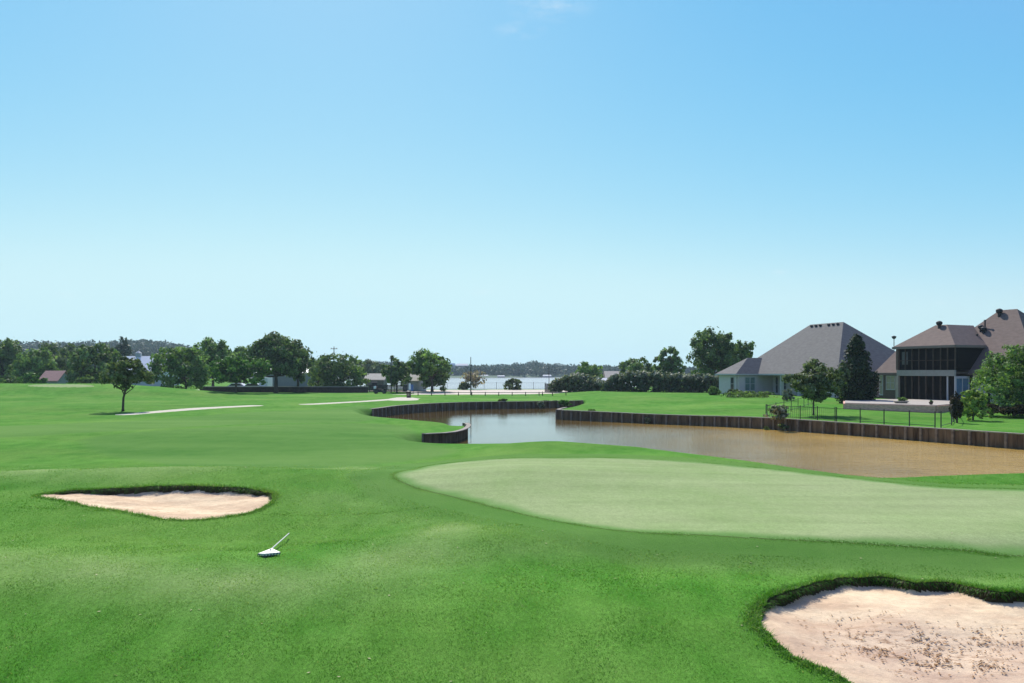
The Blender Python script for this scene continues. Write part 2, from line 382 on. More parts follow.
class MB:
    def __init__(s): s.v = []; s.f = []
    def add(s, vs, fs):
        b = len(s.v); s.v += [tuple(v) for v in vs]; s.f += [tuple(i + b for i in f) for f in fs]
    def box(s, c, d, rz=0.0):
        x, y, z = d[0] / 2, d[1] / 2, d[2] / 2
        co, si = math.cos(rz), math.sin(rz)
        vs = [(c[0] + a * x * co - b * y * si, c[1] + a * x * si + b * y * co, c[2] + e * z) for e in (-1, 1) for a, b in ((-1, -1), (1, -1), (1, 1), (-1, 1))]
        s.add(vs, [(3, 2, 1, 0), (4, 5, 6, 7), (0, 1, 5, 4), (1, 2, 6, 5), (2, 3, 7, 6), (3, 0, 4, 7)])
    def bar(s, p, q, w, h):            # box between two points
        p = np.array(p, float); q = np.array(q, float); t = q - p; L = np.linalg.norm(t); t /= L
        up = np.array((0, 0, 1.0)) if abs(t[2]) < .95 else np.array((1.0, 0, 0))
        sd = np.cross(t, up); sd /= np.linalg.norm(sd); up = np.cross(sd, t)
        vs = [p + e * t * L + a * sd * w / 2 + b * up * h / 2 for e in (0, 1) for a, b in ((-1, -1), (1, -1), (1, 1), (-1, 1))]
        s.add(vs, [(0, 1, 2, 3), (7, 6, 5, 4), (4, 5, 1, 0), (5, 6, 2, 1), (6, 7, 3, 2), (7, 4, 0, 3)])
    def tube(s, pts, rs, n=8):
        pts = [np.array(p, float) for p in pts]; b = len(s.v)
        for i, p in enumerate(pts):
            t = pts[min(i + 1, len(pts) - 1)] - pts[max(i - 1, 0)]; t /= np.linalg.norm(t) + 1e-9
            a = np.cross(t, (0.3, 1, 0.1)); a /= np.linalg.norm(a) + 1e-9; c = np.cross(t, a)
            for k in range(n):
                w = 2 * math.pi * k / n
                s.v.append(tuple(p + rs[i] * (math.cos(w) * a + math.sin(w) * c)))
        for i in range(len(pts) - 1):
            for k in range(n):
                s.f.append((b + i * n + k, b + i * n + (k + 1) % n, b + (i + 1) * n + (k + 1) % n, b + (i + 1) * n + k))
        s.f.append(tuple(b + k for k in range(n))[::-1]); s.f.append(tuple(b + (len(pts) - 1) * n + k for k in range(n)))
    def quad(s, a, b, c, d): s.add([a, b, c, d], [(0, 1, 2, 3)])
    def slab(s, poly, th):             # a plane polygon given thickness straight down
        n = len(poly); vs = list(poly) + [(p[0], p[1], p[2] - th) for p in poly]
        s.add(vs, [tuple(range(n)), tuple(range(2 * n - 1, n - 1, -1))] + [(i, i + n, (i + 1) % n + n, (i + 1) % n) for i in range(n)])
    def build(s, name, m, parent=None, smooth=False): return link_mesh(name, s.v, s.f, m, parent, smooth)

def tag(o, label=None, cat=None, group=None, kind=None):
    if label: o['label'] = label
    if cat: o['category'] = cat
    if group: o['group'] = group
    if kind: o['kind'] = kind
    return o
def empty(name, loc, label, cat, group=None):
    o = bpy.data.objects.new(name, None); o.empty_display_size = .3; COL.objects.link(o); o.location = loc
    return tag(o, label, cat, group)
def rel(mb, root):                     # world-space mesh builder -> local to root
    l = root.location; mb.v = [(a - l[0], b - l[1], c - l[2]) for a, b, c in mb.v]; return mb

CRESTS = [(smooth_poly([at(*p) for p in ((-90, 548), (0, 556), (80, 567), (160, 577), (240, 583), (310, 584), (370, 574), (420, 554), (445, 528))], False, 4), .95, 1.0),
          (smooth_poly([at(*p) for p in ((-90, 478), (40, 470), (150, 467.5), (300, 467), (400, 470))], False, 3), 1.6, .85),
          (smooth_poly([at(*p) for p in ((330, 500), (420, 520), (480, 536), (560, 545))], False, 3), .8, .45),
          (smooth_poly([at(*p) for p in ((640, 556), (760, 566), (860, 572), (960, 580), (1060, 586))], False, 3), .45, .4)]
def crest_f(x, y):                      # pale sunlit tone painted along the rolls of the rough
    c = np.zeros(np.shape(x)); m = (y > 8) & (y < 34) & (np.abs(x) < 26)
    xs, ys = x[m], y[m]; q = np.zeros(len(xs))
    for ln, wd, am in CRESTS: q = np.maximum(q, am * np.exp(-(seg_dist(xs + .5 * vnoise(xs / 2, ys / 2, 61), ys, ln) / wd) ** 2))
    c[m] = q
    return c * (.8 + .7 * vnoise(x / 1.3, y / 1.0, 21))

# ------------------------------------------------------------------ THE GROUND, partitioned into its surfaces
rr = np.concatenate([np.arange(.6, 7, .5), np.arange(7, 26, .055), np.arange(26, 38, .1), np.arange(38, 60, .12), np.arange(60, 118, .25), np.arange(118, 170, .5), 170 * 1.03 ** np.arange(0, 105)])
rr = rr[rr < 3200]
ta = np.radians(np.concatenate([np.arange(-180, -47, 4.0), np.arange(-47, 47, .1), np.arange(47, 180.1, 4.0)]))
ta[-1] = math.pi; nA = len(ta); nR = len(rr)
X = np.outer(rr, np.sin(ta)); Y = np.outer(rr, np.cos(ta))
Z = Hfull(X.ravel(), Y.ravel()).reshape(X.shape)
VX = np.stack([X, Y, Z], -1).reshape(-1, 3)
x, y = VX[:, 0], VX[:, 1]
jx, jy = x + jit(x, y) * .5, y + jit(y, x) * .5
cls = np.zeros(len(x), np.int8)
near = y < 45
def setc(mask, poly, val, jitter=True):
    idx = np.nonzero(mask)[0]
    a, b_ = (jx[idx], jy[idx]) if jitter else (x[idx], y[idx])
    cls[idx[inside(a, b_, poly)]] = val
setc(near & (y > 10) & (x > -6), GR, 1, False)
setc(near, LB, 2); setc(near, RB, 3)
farm = (y > 90) & (y < 130)
setc(farm, FARGREEN, 4, False)
setc((y > 110) & (y < 155) & (abs(x) < 70), ROAD, 5, False)
idx = np.nonzero((y > 50) & (y < 120) & (x < 5) & (x > -60))[0]
cls[idx[np.minimum(seg_dist(x[idx], y[idx], PATHC), seg_dist(x[idx], y[idx], PATHA)) < 1.0]] = 6
setc((y > 80) & (y < 120) & (x < 0), PAD, 6, False)
# attribute: r = mown fairway, g = painted sunlight on crests, b = bare soil
fair = np.zeros((len(x), 4), np.float32); fair[:, 3] = 1
dG = np.full(len(x), 99.0); i2 = np.nonzero(near & (y > 8) & (x > -9))[0]; dG[i2] = seg_dist(x[i2], y[i2], GR, True)
fair[:, 0] = np.maximum(fair[:, 0], 0.85 * ss((1.5 - dG + .4 * vnoise(x / 2, y / 2, 5)) / .35))
for P in (FAIRL, FAIRF):
    i2 = np.nonzero((y > 22) & (y < 100) & (x < 6))[0]
    sd = seg_dist(x[i2], y[i2], P, True) * np.where(inside(x[i2], y[i2], P), 1, -1)
    fair[i2, 0] = np.maximum(fair[i2, 0], .9 * ss((sd + .5) / 1.0))
Hc = H0(x, y)
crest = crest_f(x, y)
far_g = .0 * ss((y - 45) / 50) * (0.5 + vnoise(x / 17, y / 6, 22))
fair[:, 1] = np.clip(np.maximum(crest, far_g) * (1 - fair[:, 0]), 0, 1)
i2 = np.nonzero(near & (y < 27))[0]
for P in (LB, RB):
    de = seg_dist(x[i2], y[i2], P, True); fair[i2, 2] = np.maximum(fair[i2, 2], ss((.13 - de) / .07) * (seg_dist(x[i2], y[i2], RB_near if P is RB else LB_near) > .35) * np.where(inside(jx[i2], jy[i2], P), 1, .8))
gi_ = np.nonzero(cls == 1)[0]; fair[gi_, 2] = .85 * ss((.55 - dG[gi_] + .25 * vnoise(x[gi_] / .6, y[gi_] / .6, 71)) / .5)   # apron: the cut gets longer at the green's rim
c4 = cls.reshape(nR, nA)
q = c4[:-1, :-1]; same = (q == c4[1:, :-1]) & (q == c4[:-1, 1:]) & (q == c4[1:, 1:])
fc = np.where(same, q, np.where((q == 2) | (c4[1:, :-1] == 2) | (c4[:-1, 1:] == 2) | (c4[1:, 1:] == 2) | (q == 3) | (c4[1:, :-1] == 3), 0, q))
I = (np.arange(nR - 1)[:, None] * nA + np.arange(nA - 1)[None, :])
quads = np.stack([I, I + 1, I + nA + 1, I + nA], -1)
rmid = rr[:-1][:, None] * np.ones((1, nA - 1))
lkq = lakemask(X[:-1, :-1], Y[:-1, :-1])
fc = np.where((rmid > 420) & (fc == 0), 7, fc)
# attribute for sand: r = debris, g = damp pink
sandA = np.zeros((len(x), 4), np.float32); sandA[:, 3] = 1
c1 = at(890, 632); c2 = at(1005, 628); c3 = at(985, 655); c5 = at(150, 508)
def gs(c, sx, sy): return np.exp(-((x - c[0]) / sx) ** 2 - ((y - c[1]) / sy) ** 2)
sandA[:, 0] = np.clip(1.3 * (gs(c1, .85, .75) + gs(c2, .6, .35) + .9 * gs(c3, 1.0, .22) + .45 * gs(c5, 1.6, .5)) * (.6 + 1.2 * vnoise(x / .35, y / .25, 31)), 0, 1)
sandA[:, 1] = np.clip(gs(c3, 2.2, 1.0) + .5 * gs(c1, 1.5, 1.2), 0, 1)
def sheet(name, val, m, attr, smooth=True):
    fq = quads[fc == val].reshape(-1, 4)
    u, inv = np.unique(fq.ravel(), return_inverse=True)
    o = link_mesh(name, VX[u], inv.reshape(-1, 4), m, None, smooth)
    a = o.data.color_attributes.new('fair', 'FLOAT_COLOR', 'POINT'); a.data.foreach_set('color', attr[u].ravel())
    return tag(o, kind='structure')
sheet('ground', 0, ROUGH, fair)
sheet('putting_green', 1, GREENM, fair)
sheet('sand_bunker', 2, SAND, sandA)
sheet('sand_bunker', 3, SAND, sandA)
sheet('putting_green', 4, GREENM, fair)
ROADM = mat('road_gravel', (.52, .44, .36), .95, .12, .6, .2, 6)
CONC = mat('path_concrete', (.44, .40, .31), .9, .1, 1.5, .2, 10)
sheet('road', 5, ROADM, fair)
sheet('cart_path', 6, CONC, fair)
HILLM = mat('hill_ground', (.06, .10, .05), .95, .3, .02)
sheet('hills', 7, HILLM, fair)

# water
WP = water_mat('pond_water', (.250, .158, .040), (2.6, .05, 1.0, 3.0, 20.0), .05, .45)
WL = water_mat('lake_water', (.25, .24, .24), (.6, .7, .7, -100, 100), .22, 1.0)
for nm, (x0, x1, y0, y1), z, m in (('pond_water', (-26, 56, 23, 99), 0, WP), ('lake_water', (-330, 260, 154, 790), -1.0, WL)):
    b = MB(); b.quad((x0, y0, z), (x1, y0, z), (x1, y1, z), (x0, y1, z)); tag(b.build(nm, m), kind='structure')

def gz(px_, py_): return float(Hfull(np.array([px_]), np.array([py_]))[0])
def gz0(a, b): return float(H0(np.array([a]), np.array([b]))[0])

# ------------------------------------------------------------------ grass blades in the foreground rough
def blades(n, ymin, ymax, hmin, hmax, wid, where=None, edge=False):
    yy = rng.uniform(ymin, ymax, n); xx = rng.uniform(-.70, .70, n) * yy
    if where is not None: xx, yy = where
    s = inside(xx, yy, GR) | inside(xx + jit(xx, yy) * .5, yy + jit(yy, xx) * .5, LB) | inside(xx + jit(xx, yy) * .5, yy + jit(yy, xx) * .5, RB)
    if edge: s[:] = yy > 34
    else: s |= (seg_dist(xx, yy, GR, True) < .75 + .25 * vnoise(xx / 2, yy / 2, 5)) if where is None or len(xx) > 30000 else False
    xx, yy = xx[~s], yy[~s]
    n = len(xx); zz = Hfull(xx, yy) - .004
    h = rng.uniform(hmin, hmax, n) * (1 + .9 * vnoise(xx / .5, yy / .5, 14)); a = rng.uniform(0, 2 * math.pi, n); w = wid * rng.uniform(.6, 1.3, n)
    lx, ly = rng.normal(0, .55, n) * h, rng.normal(0, .55, n) * h
    V = np.empty((n, 3, 3)); V[:, 0] = np.stack([xx - np.cos(a) * w, yy - np.sin(a) * w, zz], 1)
    V[:, 1] = np.stack([xx + np.cos(a) * w, yy + np.sin(a) * w, zz], 1); V[:, 2] = np.stack([xx + lx * 1.6, yy + ly * 1.6, zz + h], 1)
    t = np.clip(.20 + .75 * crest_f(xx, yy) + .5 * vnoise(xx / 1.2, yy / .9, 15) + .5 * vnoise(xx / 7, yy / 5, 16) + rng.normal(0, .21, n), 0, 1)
    return V.reshape(-1, 3), np.repeat(t, 3)
yb_ = rng.integers(0, len(GR), 34000); tb_ = rng.random(34000)[:, None]; ga_ = np.array(GR); gp_ = ga_[yb_] * (1 - tb_) + ga_[(yb_ + 1) % len(GR)] * tb_ + rng.normal(0, .07, (34000, 2))
bl = [blades(150000, 7.5, 12, .010, .026, .0045), blades(130000, 12, 19, .012, .027, .007)]
yf = 19 + 9 * rng.random(40000) ** 1.8; bl.append(blades(0, 0, 1, .016, .034, .010, (rng.uniform(-.7, .7, 40000) * yf, yf)))
bl.append(blades(0, 0, 1, .008, .018, .006, (gp_[:, 0], gp_[:, 1]), True))
for P, mm_ in ((RB, 16000), (LB, 12000)):   # longer fringe hanging over the bunker lips
    pa = np.array(P); k = rng.integers(0, len(pa), mm_); t = rng.random(mm_)[:, None]
    pts = pa[k] * (1 - t) + pa[(k + 1) % len(pa)] * t + rng.normal(0, .10, (mm_, 2))
    bl.append(blades(0, 0, 1, .03, .075, .007, (pts[:, 0], pts[:, 1])))
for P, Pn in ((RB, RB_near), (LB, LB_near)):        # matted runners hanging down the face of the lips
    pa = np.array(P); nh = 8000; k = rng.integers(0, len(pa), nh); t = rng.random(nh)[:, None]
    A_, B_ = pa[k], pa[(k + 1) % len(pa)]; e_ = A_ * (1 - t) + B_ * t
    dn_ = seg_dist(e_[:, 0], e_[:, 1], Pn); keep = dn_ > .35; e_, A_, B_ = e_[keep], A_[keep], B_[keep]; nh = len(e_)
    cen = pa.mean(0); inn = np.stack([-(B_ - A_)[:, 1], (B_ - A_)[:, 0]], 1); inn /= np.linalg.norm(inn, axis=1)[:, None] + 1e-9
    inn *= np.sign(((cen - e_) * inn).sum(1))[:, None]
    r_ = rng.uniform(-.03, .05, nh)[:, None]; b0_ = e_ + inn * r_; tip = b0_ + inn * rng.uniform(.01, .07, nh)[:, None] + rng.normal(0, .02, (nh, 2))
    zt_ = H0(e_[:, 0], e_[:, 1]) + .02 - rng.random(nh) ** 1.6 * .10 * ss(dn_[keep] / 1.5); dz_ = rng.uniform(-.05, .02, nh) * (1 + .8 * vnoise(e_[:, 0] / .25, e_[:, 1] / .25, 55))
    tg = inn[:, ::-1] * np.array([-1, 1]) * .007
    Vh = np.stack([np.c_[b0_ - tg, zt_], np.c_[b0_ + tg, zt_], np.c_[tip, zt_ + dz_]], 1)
    bl.append((Vh.reshape(-1, 3), np.repeat(np.where(rng.random(nh) < .5, -1.0, .05), 3)))  # half thatch brown, half dark green: lip shade put into the tint
V = np.concatenate([b[0] for b in bl]); T = np.concatenate([b[1] for b in bl])
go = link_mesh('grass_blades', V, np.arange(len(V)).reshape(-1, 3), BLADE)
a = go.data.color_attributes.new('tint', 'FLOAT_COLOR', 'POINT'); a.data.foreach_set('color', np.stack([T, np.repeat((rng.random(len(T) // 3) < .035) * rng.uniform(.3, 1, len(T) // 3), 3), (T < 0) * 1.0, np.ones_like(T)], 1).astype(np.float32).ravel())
tag(go, 'short green blades of rough grass in the foreground', 'grass', kind='stuff')

# dead leaves scattered on grass and sand
def litter(name, n, gen, m, size, label):
    V = []; Fq = []
    for i in range(n):
        a_, b_ = gen(); z = gz(a_, b_) + .012
        t = random.uniform(0, 6.28); s = size * random.uniform(.5, 1.4)
        c, d = math.cos(t) * s, math.sin(t) * s; k = len(V); tl = random.uniform(-.15, .15) * s
        V += [(a_ - c, b_ - d, z), (a_ - d * .4, b_ + c * .4, z + abs(tl)), (a_ + c, b_ + d, z + .12 * s), (a_ + d * .4, b_ - c * .4, z)]
        Fq.append((k, k + 1, k + 2, k + 3))
    return tag(link_mesh(name, V, Fq, m), label, 'leaf litter', kind='stuff')
def gen_grass():
    b_ = random.uniform(8.5, 19); return random.uniform(-.65, .65) * b_, b_
litter('fallen_leaves', 110, gen_grass, mat('dry_leaf', (.48, .40, .24), .8, .3, 6), .022, 'pale dry leaves scattered over the foreground grass')
dc1, dc2, dc3 = c1, c2, c3
def gen_deb():
    while True:
        c, sx, sy = random.choice([(dc1, .5, .42), (dc1, .5, .42), (dc1, .4, .25), (dc2, .4, .15), (dc3, .9, .10), ((dc1[0] + .5, dc1[1] - .35), .5, .2)])
        q = c[0] + random.gauss(0, sx), c[1] + random.gauss(0, sy)
        if random.random() < float(np.clip(.5 + 2.4 * vnoise(q[0] / .22, q[1] / .16, 77), .04, 1)): return q
litter('plant_debris', 1150, gen_deb, mat('debris', (.22, .10, .03), .9, .5, 9), .022, 'brown twigs and leaf debris washed into the near sand bunker')

# ------------------------------------------------------------------ foliage
def leaf_quads(P, size, outward=None, flat=.0):
    n = len(P)
    a = rng.normal(size=(n, 3)); a /= np.linalg.norm(a, axis=1)[:, None]
    if outward is not None:             # leaf faces look away from the twig cluster, with scatter
        nn = outward + rng.normal(size=(n, 3)) * .42; nn /= np.linalg.norm(nn, axis=1)[:, None] + 1e-9
        a -= (a * nn).sum(1)[:, None] * nn; a /= np.linalg.norm(a, axis=1)[:, None] + 1e-9
    b = rng.normal(size=(n, 3)) if outward is None else np.cross(nn, a); b -= (b * a).sum(1)[:, None] * a; b /= np.linalg.norm(b, axis=1)[:, None]
    s = size * rng.uniform(.6, 1.35, n)[:, None]
    V = np.stack([P - a * s, P - b * s * .62, P + a * s, P + b * s * .62], 1)
    return V.reshape(-1, 3)

def leaf_object(name, P, tint, size, m, parent, outw=None):
    V = leaf_quads(P, size, outw)
    o = link_mesh(name, V, np.arange(len(V)).reshape(-1, 4), m, parent)
    t = np.repeat(np.clip(tint, 0, 1), 4).astype(np.float32)
    a = o.data.color_attributes.new('tint', 'FLOAT_COLOR', 'POINT'); a.data.foreach_set('color', np.stack([t, t, t, np.ones_like(t)], 1).ravel())
    return o

def crown_points(cx, cy, cz, rx, ry, rz, n, shape='round', nclump=None, lump=.22, hollow=.5):
    nclump = int((nclump or 46) * 2.0); lump *= .86
    # clump centres: inside an envelope with a bumpy outline
    C = []; ph = rng.uniform(0, 6.28, 6)
    while len(C) < nclump:
        d = rng.normal(size=3); d /= np.linalg.norm(d)
        r = rng.random() ** .38
        env = 1 + .16 * math.sin(3 * math.atan2(d[1], d[0]) + ph[0]) * (1 - abs(d[2])) + .13 * math.sin(4.3 * d[2] + 2.1 * d[0] * 2 + ph[1]) + .10 * math.sin(6 * d[0] + ph[2])
        p = d * r * env * (1 - lump * .6)
        if shape == 'cone':
            h = rng.random() ** 1.35; w = (1 - h) ** .62 * (.55 + .45 * min(1, h / .18)); t = rng.uniform(0, 6.28); q_ = math.sqrt(rng.random())
            p = np.array([math.cos(t) * w * q_ * .85, math.sin(t) * w * q_ * .85, h * 1.86 - .93])
        if shape == 'dome' and p[2] < -.6: continue
        if shape == 'bush':
            d[2] = abs(d[2]); p = np.array([d[0] * 1.08, d[1], 0]) * r * env * .9 / max(np.hypot(d[0], d[1]), .55) * (1 - .30 * d[2] ** 2); p[2] = -1 + rng.random() ** .75 * 1.85 * math.sqrt(max(0, 1 - min(1, (p[0] ** 2 + p[1] ** 2)) ** 1.6 * .8))
        if shape == 'flat': p[2] = p[2] * .9 - .25 * (p[0] ** 2 + p[1] ** 2) + .1
        C.append(p)
    C = np.array(C); rc = lump * rng.uniform(.65, 1.25, nclump)
    if shape == 'cone': rc *= .75 * (1.15 - .5 * (C[:, 2] + 1) / 2)
    w = rc ** 2; k = rng.choice(nclump, n, p=w / w.sum())
    d = rng.normal(size=(n, 3)); d /= np.linalg.norm(d, axis=1)[:, None]
    rad = rng.random(n) ** .45
    P = C[k] + d * (rad * rc[k])[:, None]
    stray = rng.random(n) < .06
    P[stray] += rng.normal(0, .06, (stray.sum(), 3))
    tint = rng.uniform(.0, .85, nclump)[k] + rng.normal(0, .22, n)
    W = P * np.array([rx, ry, rz]) + np.array([cx, cy, cz])
    global OUTW
    OUTW = d + .45 * P / (np.linalg.norm(P, axis=1)[:, None] + .3)
    return W, tint, C * np.array([rx, ry, rz]) + np.array([cx, cy, cz])

def tree(name, label, px, hw, top, bot, D=None, base=None, style='mid', shape='round', cat='tree', group=None, nclump=None, lump=.24, trunk=True, dens=3.0, lean=0.0, tpx=None, leafk=.0019, barkm=None, trk=.028):
    """px/hw/top/bot: where the crown shows; D: its distance; the trunk stands on the ground below it"""
    if D is None: X_, D = at(px, base)
    X_ = (px - 512) / F * D
    tx = ((tpx or px) - 512) / F * D
    zb = gz0(tx, D)
    zt = CZ + (HORIZ - top) / F * D; zl = max(CZ + (HORIZ - bot) / F * D, zb + .02)
    rx = hw / F * D * 1.13; rz = (zt - zl) / 2 * 1.04; ry = rx * .9
    root = empty(name, (tx, D, zb), label, cat, group)
    n = int(min(22000, max(500, dens * 2 * hw * (zt - zl) / D * F)))
    P, tint, C = crown_points(X_, D, zl + rz, rx, ry, rz, n, shape, nclump, lump)
    P[:, 2] = np.maximum(P[:, 2], zb + .03)
    off = np.array([tx, D, zb])
    leaf_object('crown', P - off, tint, D * leafk, LEAF[style], root, OUTW)
    if trunk:
        b = MB(); h = zl + rz - zb; r = max(.05, trk * (zt - zb))
        mid = np.array([tx * .5 + X_ * .5 + lean, D, zb + h * .62])
        b.tube([(tx, D, zb - .15), (tx, D, zb + h * .08), (tx + lean * .3, D, zb + h * .35), mid, (X_, D, zl + rz * 1.35)], [r * 1.45, r, r * .85, r * .62, r * .2], 8)
        sel = rng.choice(len(C), min(9, len(C)), replace=False)
        for k in sel:
            t = rng.uniform(.25, .9); s0 = np.array([tx + lean * .3, D, zb + h * .35]) * (1 - t) + mid * t
            e = C[k]; m1 = (s0 + e) / 2 + np.array([0, 0, -.06 * h])
            b.tube([s0, m1, e], [r * .5, r * .32, r * .08], 6)
        rel(b, root).build('trunk', barkm or BARK, root, True)
    return root

GT = 'trees and bushes behind the golf course on the left'
T = tree
T('broadleaf_tree', 'dark leafy tree at the far left edge, tallest of the left tree line', 6, 20, 336, 392, D=150, style='dark', group=GT, shape='bush')
T('broadleaf_tree', 'mid green tree second from the left edge, above a light green bush', 33, 20, 346, 390, D=146, style='mid', shape='bush', group=GT)
T('broadleaf_tree', 'dark tree rising behind the cottage with the reddish roof', 57, 24, 343, 384, D=175, style='dark', shape='bush', group=GT)
T('broadleaf_tree', 'pale olive tree directly over the cottage with the reddish roof', 54, 13, 353, 377, D=152, style='olive', group=GT, dens=3.4)
T('broadleaf_tree', 'broad dark tree right of the cottage, left of the lone small tree', 95, 23, 344, 388, D=134, style='dark', shape='bush', group=GT, nclump=60)
T('broadleaf_tree', 'sunlit green treetop just behind the lone small tree', 109, 13, 350, 384, D=148, style='mid', group=GT)
T('broadleaf_tree', 'slender dark tree rising above the others left of the white barn', 123, 8, 339, 380, D=230, style='far', group=GT)
T('broadleaf_tree', 'dark narrow tree in the gap between the two leftmost trees', 18, 14, 350, 392, D=165, style='mid', shape='bush', group=GT)
T('broadleaf_tree', 'far tree filling the skyline above the cottage trees', 75, 20, 345, 384, D=215, style='far', group=GT)
T('bush', 'round light green bush at the left end of the mound', 31, 11, 372, 389, D=124, style='bright', cat='bush', group=GT, trunk=False, shape='bush', nclump=30)
T('bush', 'low bush right of the round light green bush, left of the cottage', 43, 4, 378, 389, D=125, style='mid', cat='bush', group=GT, trunk=False, shape='bush', nclump=20)
T('bush', 'dark bush at the far left picture edge below the tall dark tree', 10, 13, 375, 390, D=126, style='dark', cat='bush', group=GT, trunk=False, shape='bush', nclump=20)
T('bush', 'tiny lime bush in front of the cottage, on the mound', 73, 5, 382, 388, D=118, style='bright', cat='bush', group=GT, trunk=False, shape='bush', nclump=14, dens=5)
T('bush', 'light green bush left of the lone small tree', 104, 9, 373, 388, D=124, style='bright', cat='bush', group=GT, trunk=False, shape='bush', nclump=22)
T('bush', 'dark bush between the cottage and the light green bush', 86, 9, 376, 388, D=124, style='dark', cat='bush', group=GT, trunk=False, shape='bush', nclump=22)
T('lone_tree', 'small dark tree standing alone on the fairway beside the path', 126.5, 22, 357, 391, base=411.3, style='olive', shape='flat', nclump=70, lump=.19, tpx=123, lean=.12, trk=.022, dens=2.6)
T('broadleaf_tree', 'loose green tree with a bare forked trunk right of the white barn', 180, 27, 346, 390, D=122, style='mid', group=GT, tpx=186, lump=.2, dens=3.2, nclump=90, shape='bush')
T('broadleaf_tree', 'tall tree behind the loose green tree, highest point left of the big dark tree', 213, 20, 338, 386, D=142, style='mid', group=GT, lump=.19, shape='dome', nclump=70)
T('broadleaf_tree', 'treetop between the tall tree and the big dark tree, above the bright willow', 240, 15, 344, 380, D=150, style='mid', shape='dome', group=GT)
T('broadleaf_tree', 'bright green low tree with upswept branches in front of the stone wall end', 236, 27, 355, 390, D=116, style='bright', group=GT, shape='dome', nclump=60, lump=.17)
T('broadleaf_tree', 'big dark spreading tree overhanging the grey warehouse', 276, 29, 336, 383, D=128, style='dark', group=GT, nclump=100, dens=4, lump=.22, shape='flat', trk=.035)
T('broadleaf_tree', 'drooping right limb tree beside the big dark tree, at the warehouse end', 298, 15, 345, 384, D=131, style='dark', group=GT, nclump=30, lump=.26)
T('broadleaf_tree', 'bushy round tree behind the low wall between warehouse and grey shed', 340, 26, 354, 391, D=137, style='dark', group=GT, nclump=80, shape='bush')
T('broadleaf_tree', 'small tree between the warehouse and the bushy round tree', 318, 10, 358, 388, D=150, style='mid', shape='bush', group=GT)
T('broadleaf_tree', 'pale distant treetop above the green shed with the tan roof', 372, 15, 359, 384, D=230, style='olive', group=GT)
T('broadleaf_tree', 'dark upright tree between the two tan roofed sheds', 397, 13, 359, 391, D=130, style='dark', group=GT, shape='dome', nclump=40)
T('broadleaf_tree', 'large oak with drooping right side at the edge of the lake view', 428, 24, 350, 382, D=134, style='mid', group=GT, nclump=60, lump=.22, shape='flat', tpx=432, trk=.034)
T('broadleaf_tree', 'lower leafy limb tree behind the large oak, touching the lake', 433, 16, 366, 391, D=137, style='dark', group=GT, nclump=34)
GR2 = 'trees beyond the oleander hedge'
T('broadleaf_tree', 'small round tree behind the oleander hedge near the far lake shore', 589, 14, 363, 385, D=165, style='mid', shape='dome', group=GR2)
T('broadleaf_tree', 'flat topped dark tree above the middle of the long hedge', 634, 17, 358, 382, D=150, style='dark', group=GR2, shape='dome')
T('broadleaf_tree', 'small tree between the flat topped tree and the pointed tree', 652, 8, 364, 384, D=155, style='mid', group=GR2)
T('broadleaf_tree', 'pointed dark tree above the right half of the long hedge', 670, 14, 348, 385, D=140, style='dark', group=GR2, shape='dome', nclump=70, lump=.19)
T('broadleaf_tree', 'large dark tree left of the grey roofed house, tallest behind the hedge', 713, 26, 328, 388, D=124, style='dark', group=GR2, nclump=100, lump=.18, shape='dome')
T('broadleaf_tree', 'lighter treetop leaning over the left wing of the grey roofed house', 742, 14, 339, 384, D=127, style='mid', shape='dome', group=GR2, nclump=40)
T('yard_tree', 'rounded small tree on a thin trunk in the lawn of the grey roofed house', 815, 26, 363.5, 402, base=415.5, style='olive', shape='round', nclump=80, lump=.17, tpx=813.5, trk=.018, dens=3.6)
T('evergreen_tree', 'dense dark cone shaped evergreen at the corner of the grey roofed house', 856.5, 23, 338, 404, D=78, style='cypress', shape='cone', nclump=150, lump=.30, dens=4.5)
T('shrub', 'light green upright shrub at the left foot of the dark evergreen', 843, 6, 361, 401, D=77, style='olive', cat='shrub', trunk=False, nclump=26)
T('shrub_tree', 'very large bushy shrub at the right picture edge before the brown roofed house', 1031, 45, 342, 412, D=61, style='mid', shape='bush', cat='shrub', trunk=False, nclump=170, lump=.16, dens=4.5)
T('small_tree', 'thin small tree with reddish leaves right of the stone patio', 957, 6, 391, 419, base=423, style='red', nclump=26, shape='round', trk=.03, lump=.3, dens=3.2)
T('small_tree', 'small shrubby tree with lime green upright leaves beside the reddish one', 973, 13, 389, 418, base=420.5, style='lime', nclump=30, trk=.03, lump=.22, dens=3.4, shape='bush')
T('shrub', 'dark lower shrub behind the lime green small tree', 983, 10, 393, 412, base=416, style='dark', cat='shrub', trunk=False, shape='bush', nclump=20)
T('shrub', 'low red leaved bedding shrub under the very large shrub', 1012, 26, 403, 414, D=59, style='red', cat='shrub', trunk=False, shape='bush', nclump=40)
T('shrub', 'round grey green shrub with white tips at the left end of the iron fence', 778.5, 9.5, 405, 420, D=56.7, style='pale', cat='shrub', trunk=False, shape='bush', nclump=34, lump=.28)
T('shrub', 'small shrub at the left corner of the grey roofed house', 714, 5.5, 386.5, 398, D=98, style='mid', cat='shrub', trunk=False, shape='bush', nclump=20)
T('shrub', 'pale round shrub under the porch of the grey roofed house', 788, 5, 389, 400, D=84, style='pale', cat='shrub', trunk=False, shape='bush', nclump=20)
T('shrub', 'low dark planting along the left wing of the grey roofed house', 748, 24, 391.5, 399.5, D=92, style='dark', cat='shrub', trunk=False, shape='bush', nclump=60, lump=.3)
T('shrub', 'yellowish shrub under the wing window of the grey roofed house', 734, 6, 389.5, 398.5, D=94, style='olive', cat='shrub', trunk=False, shape='bush', nclump=18)
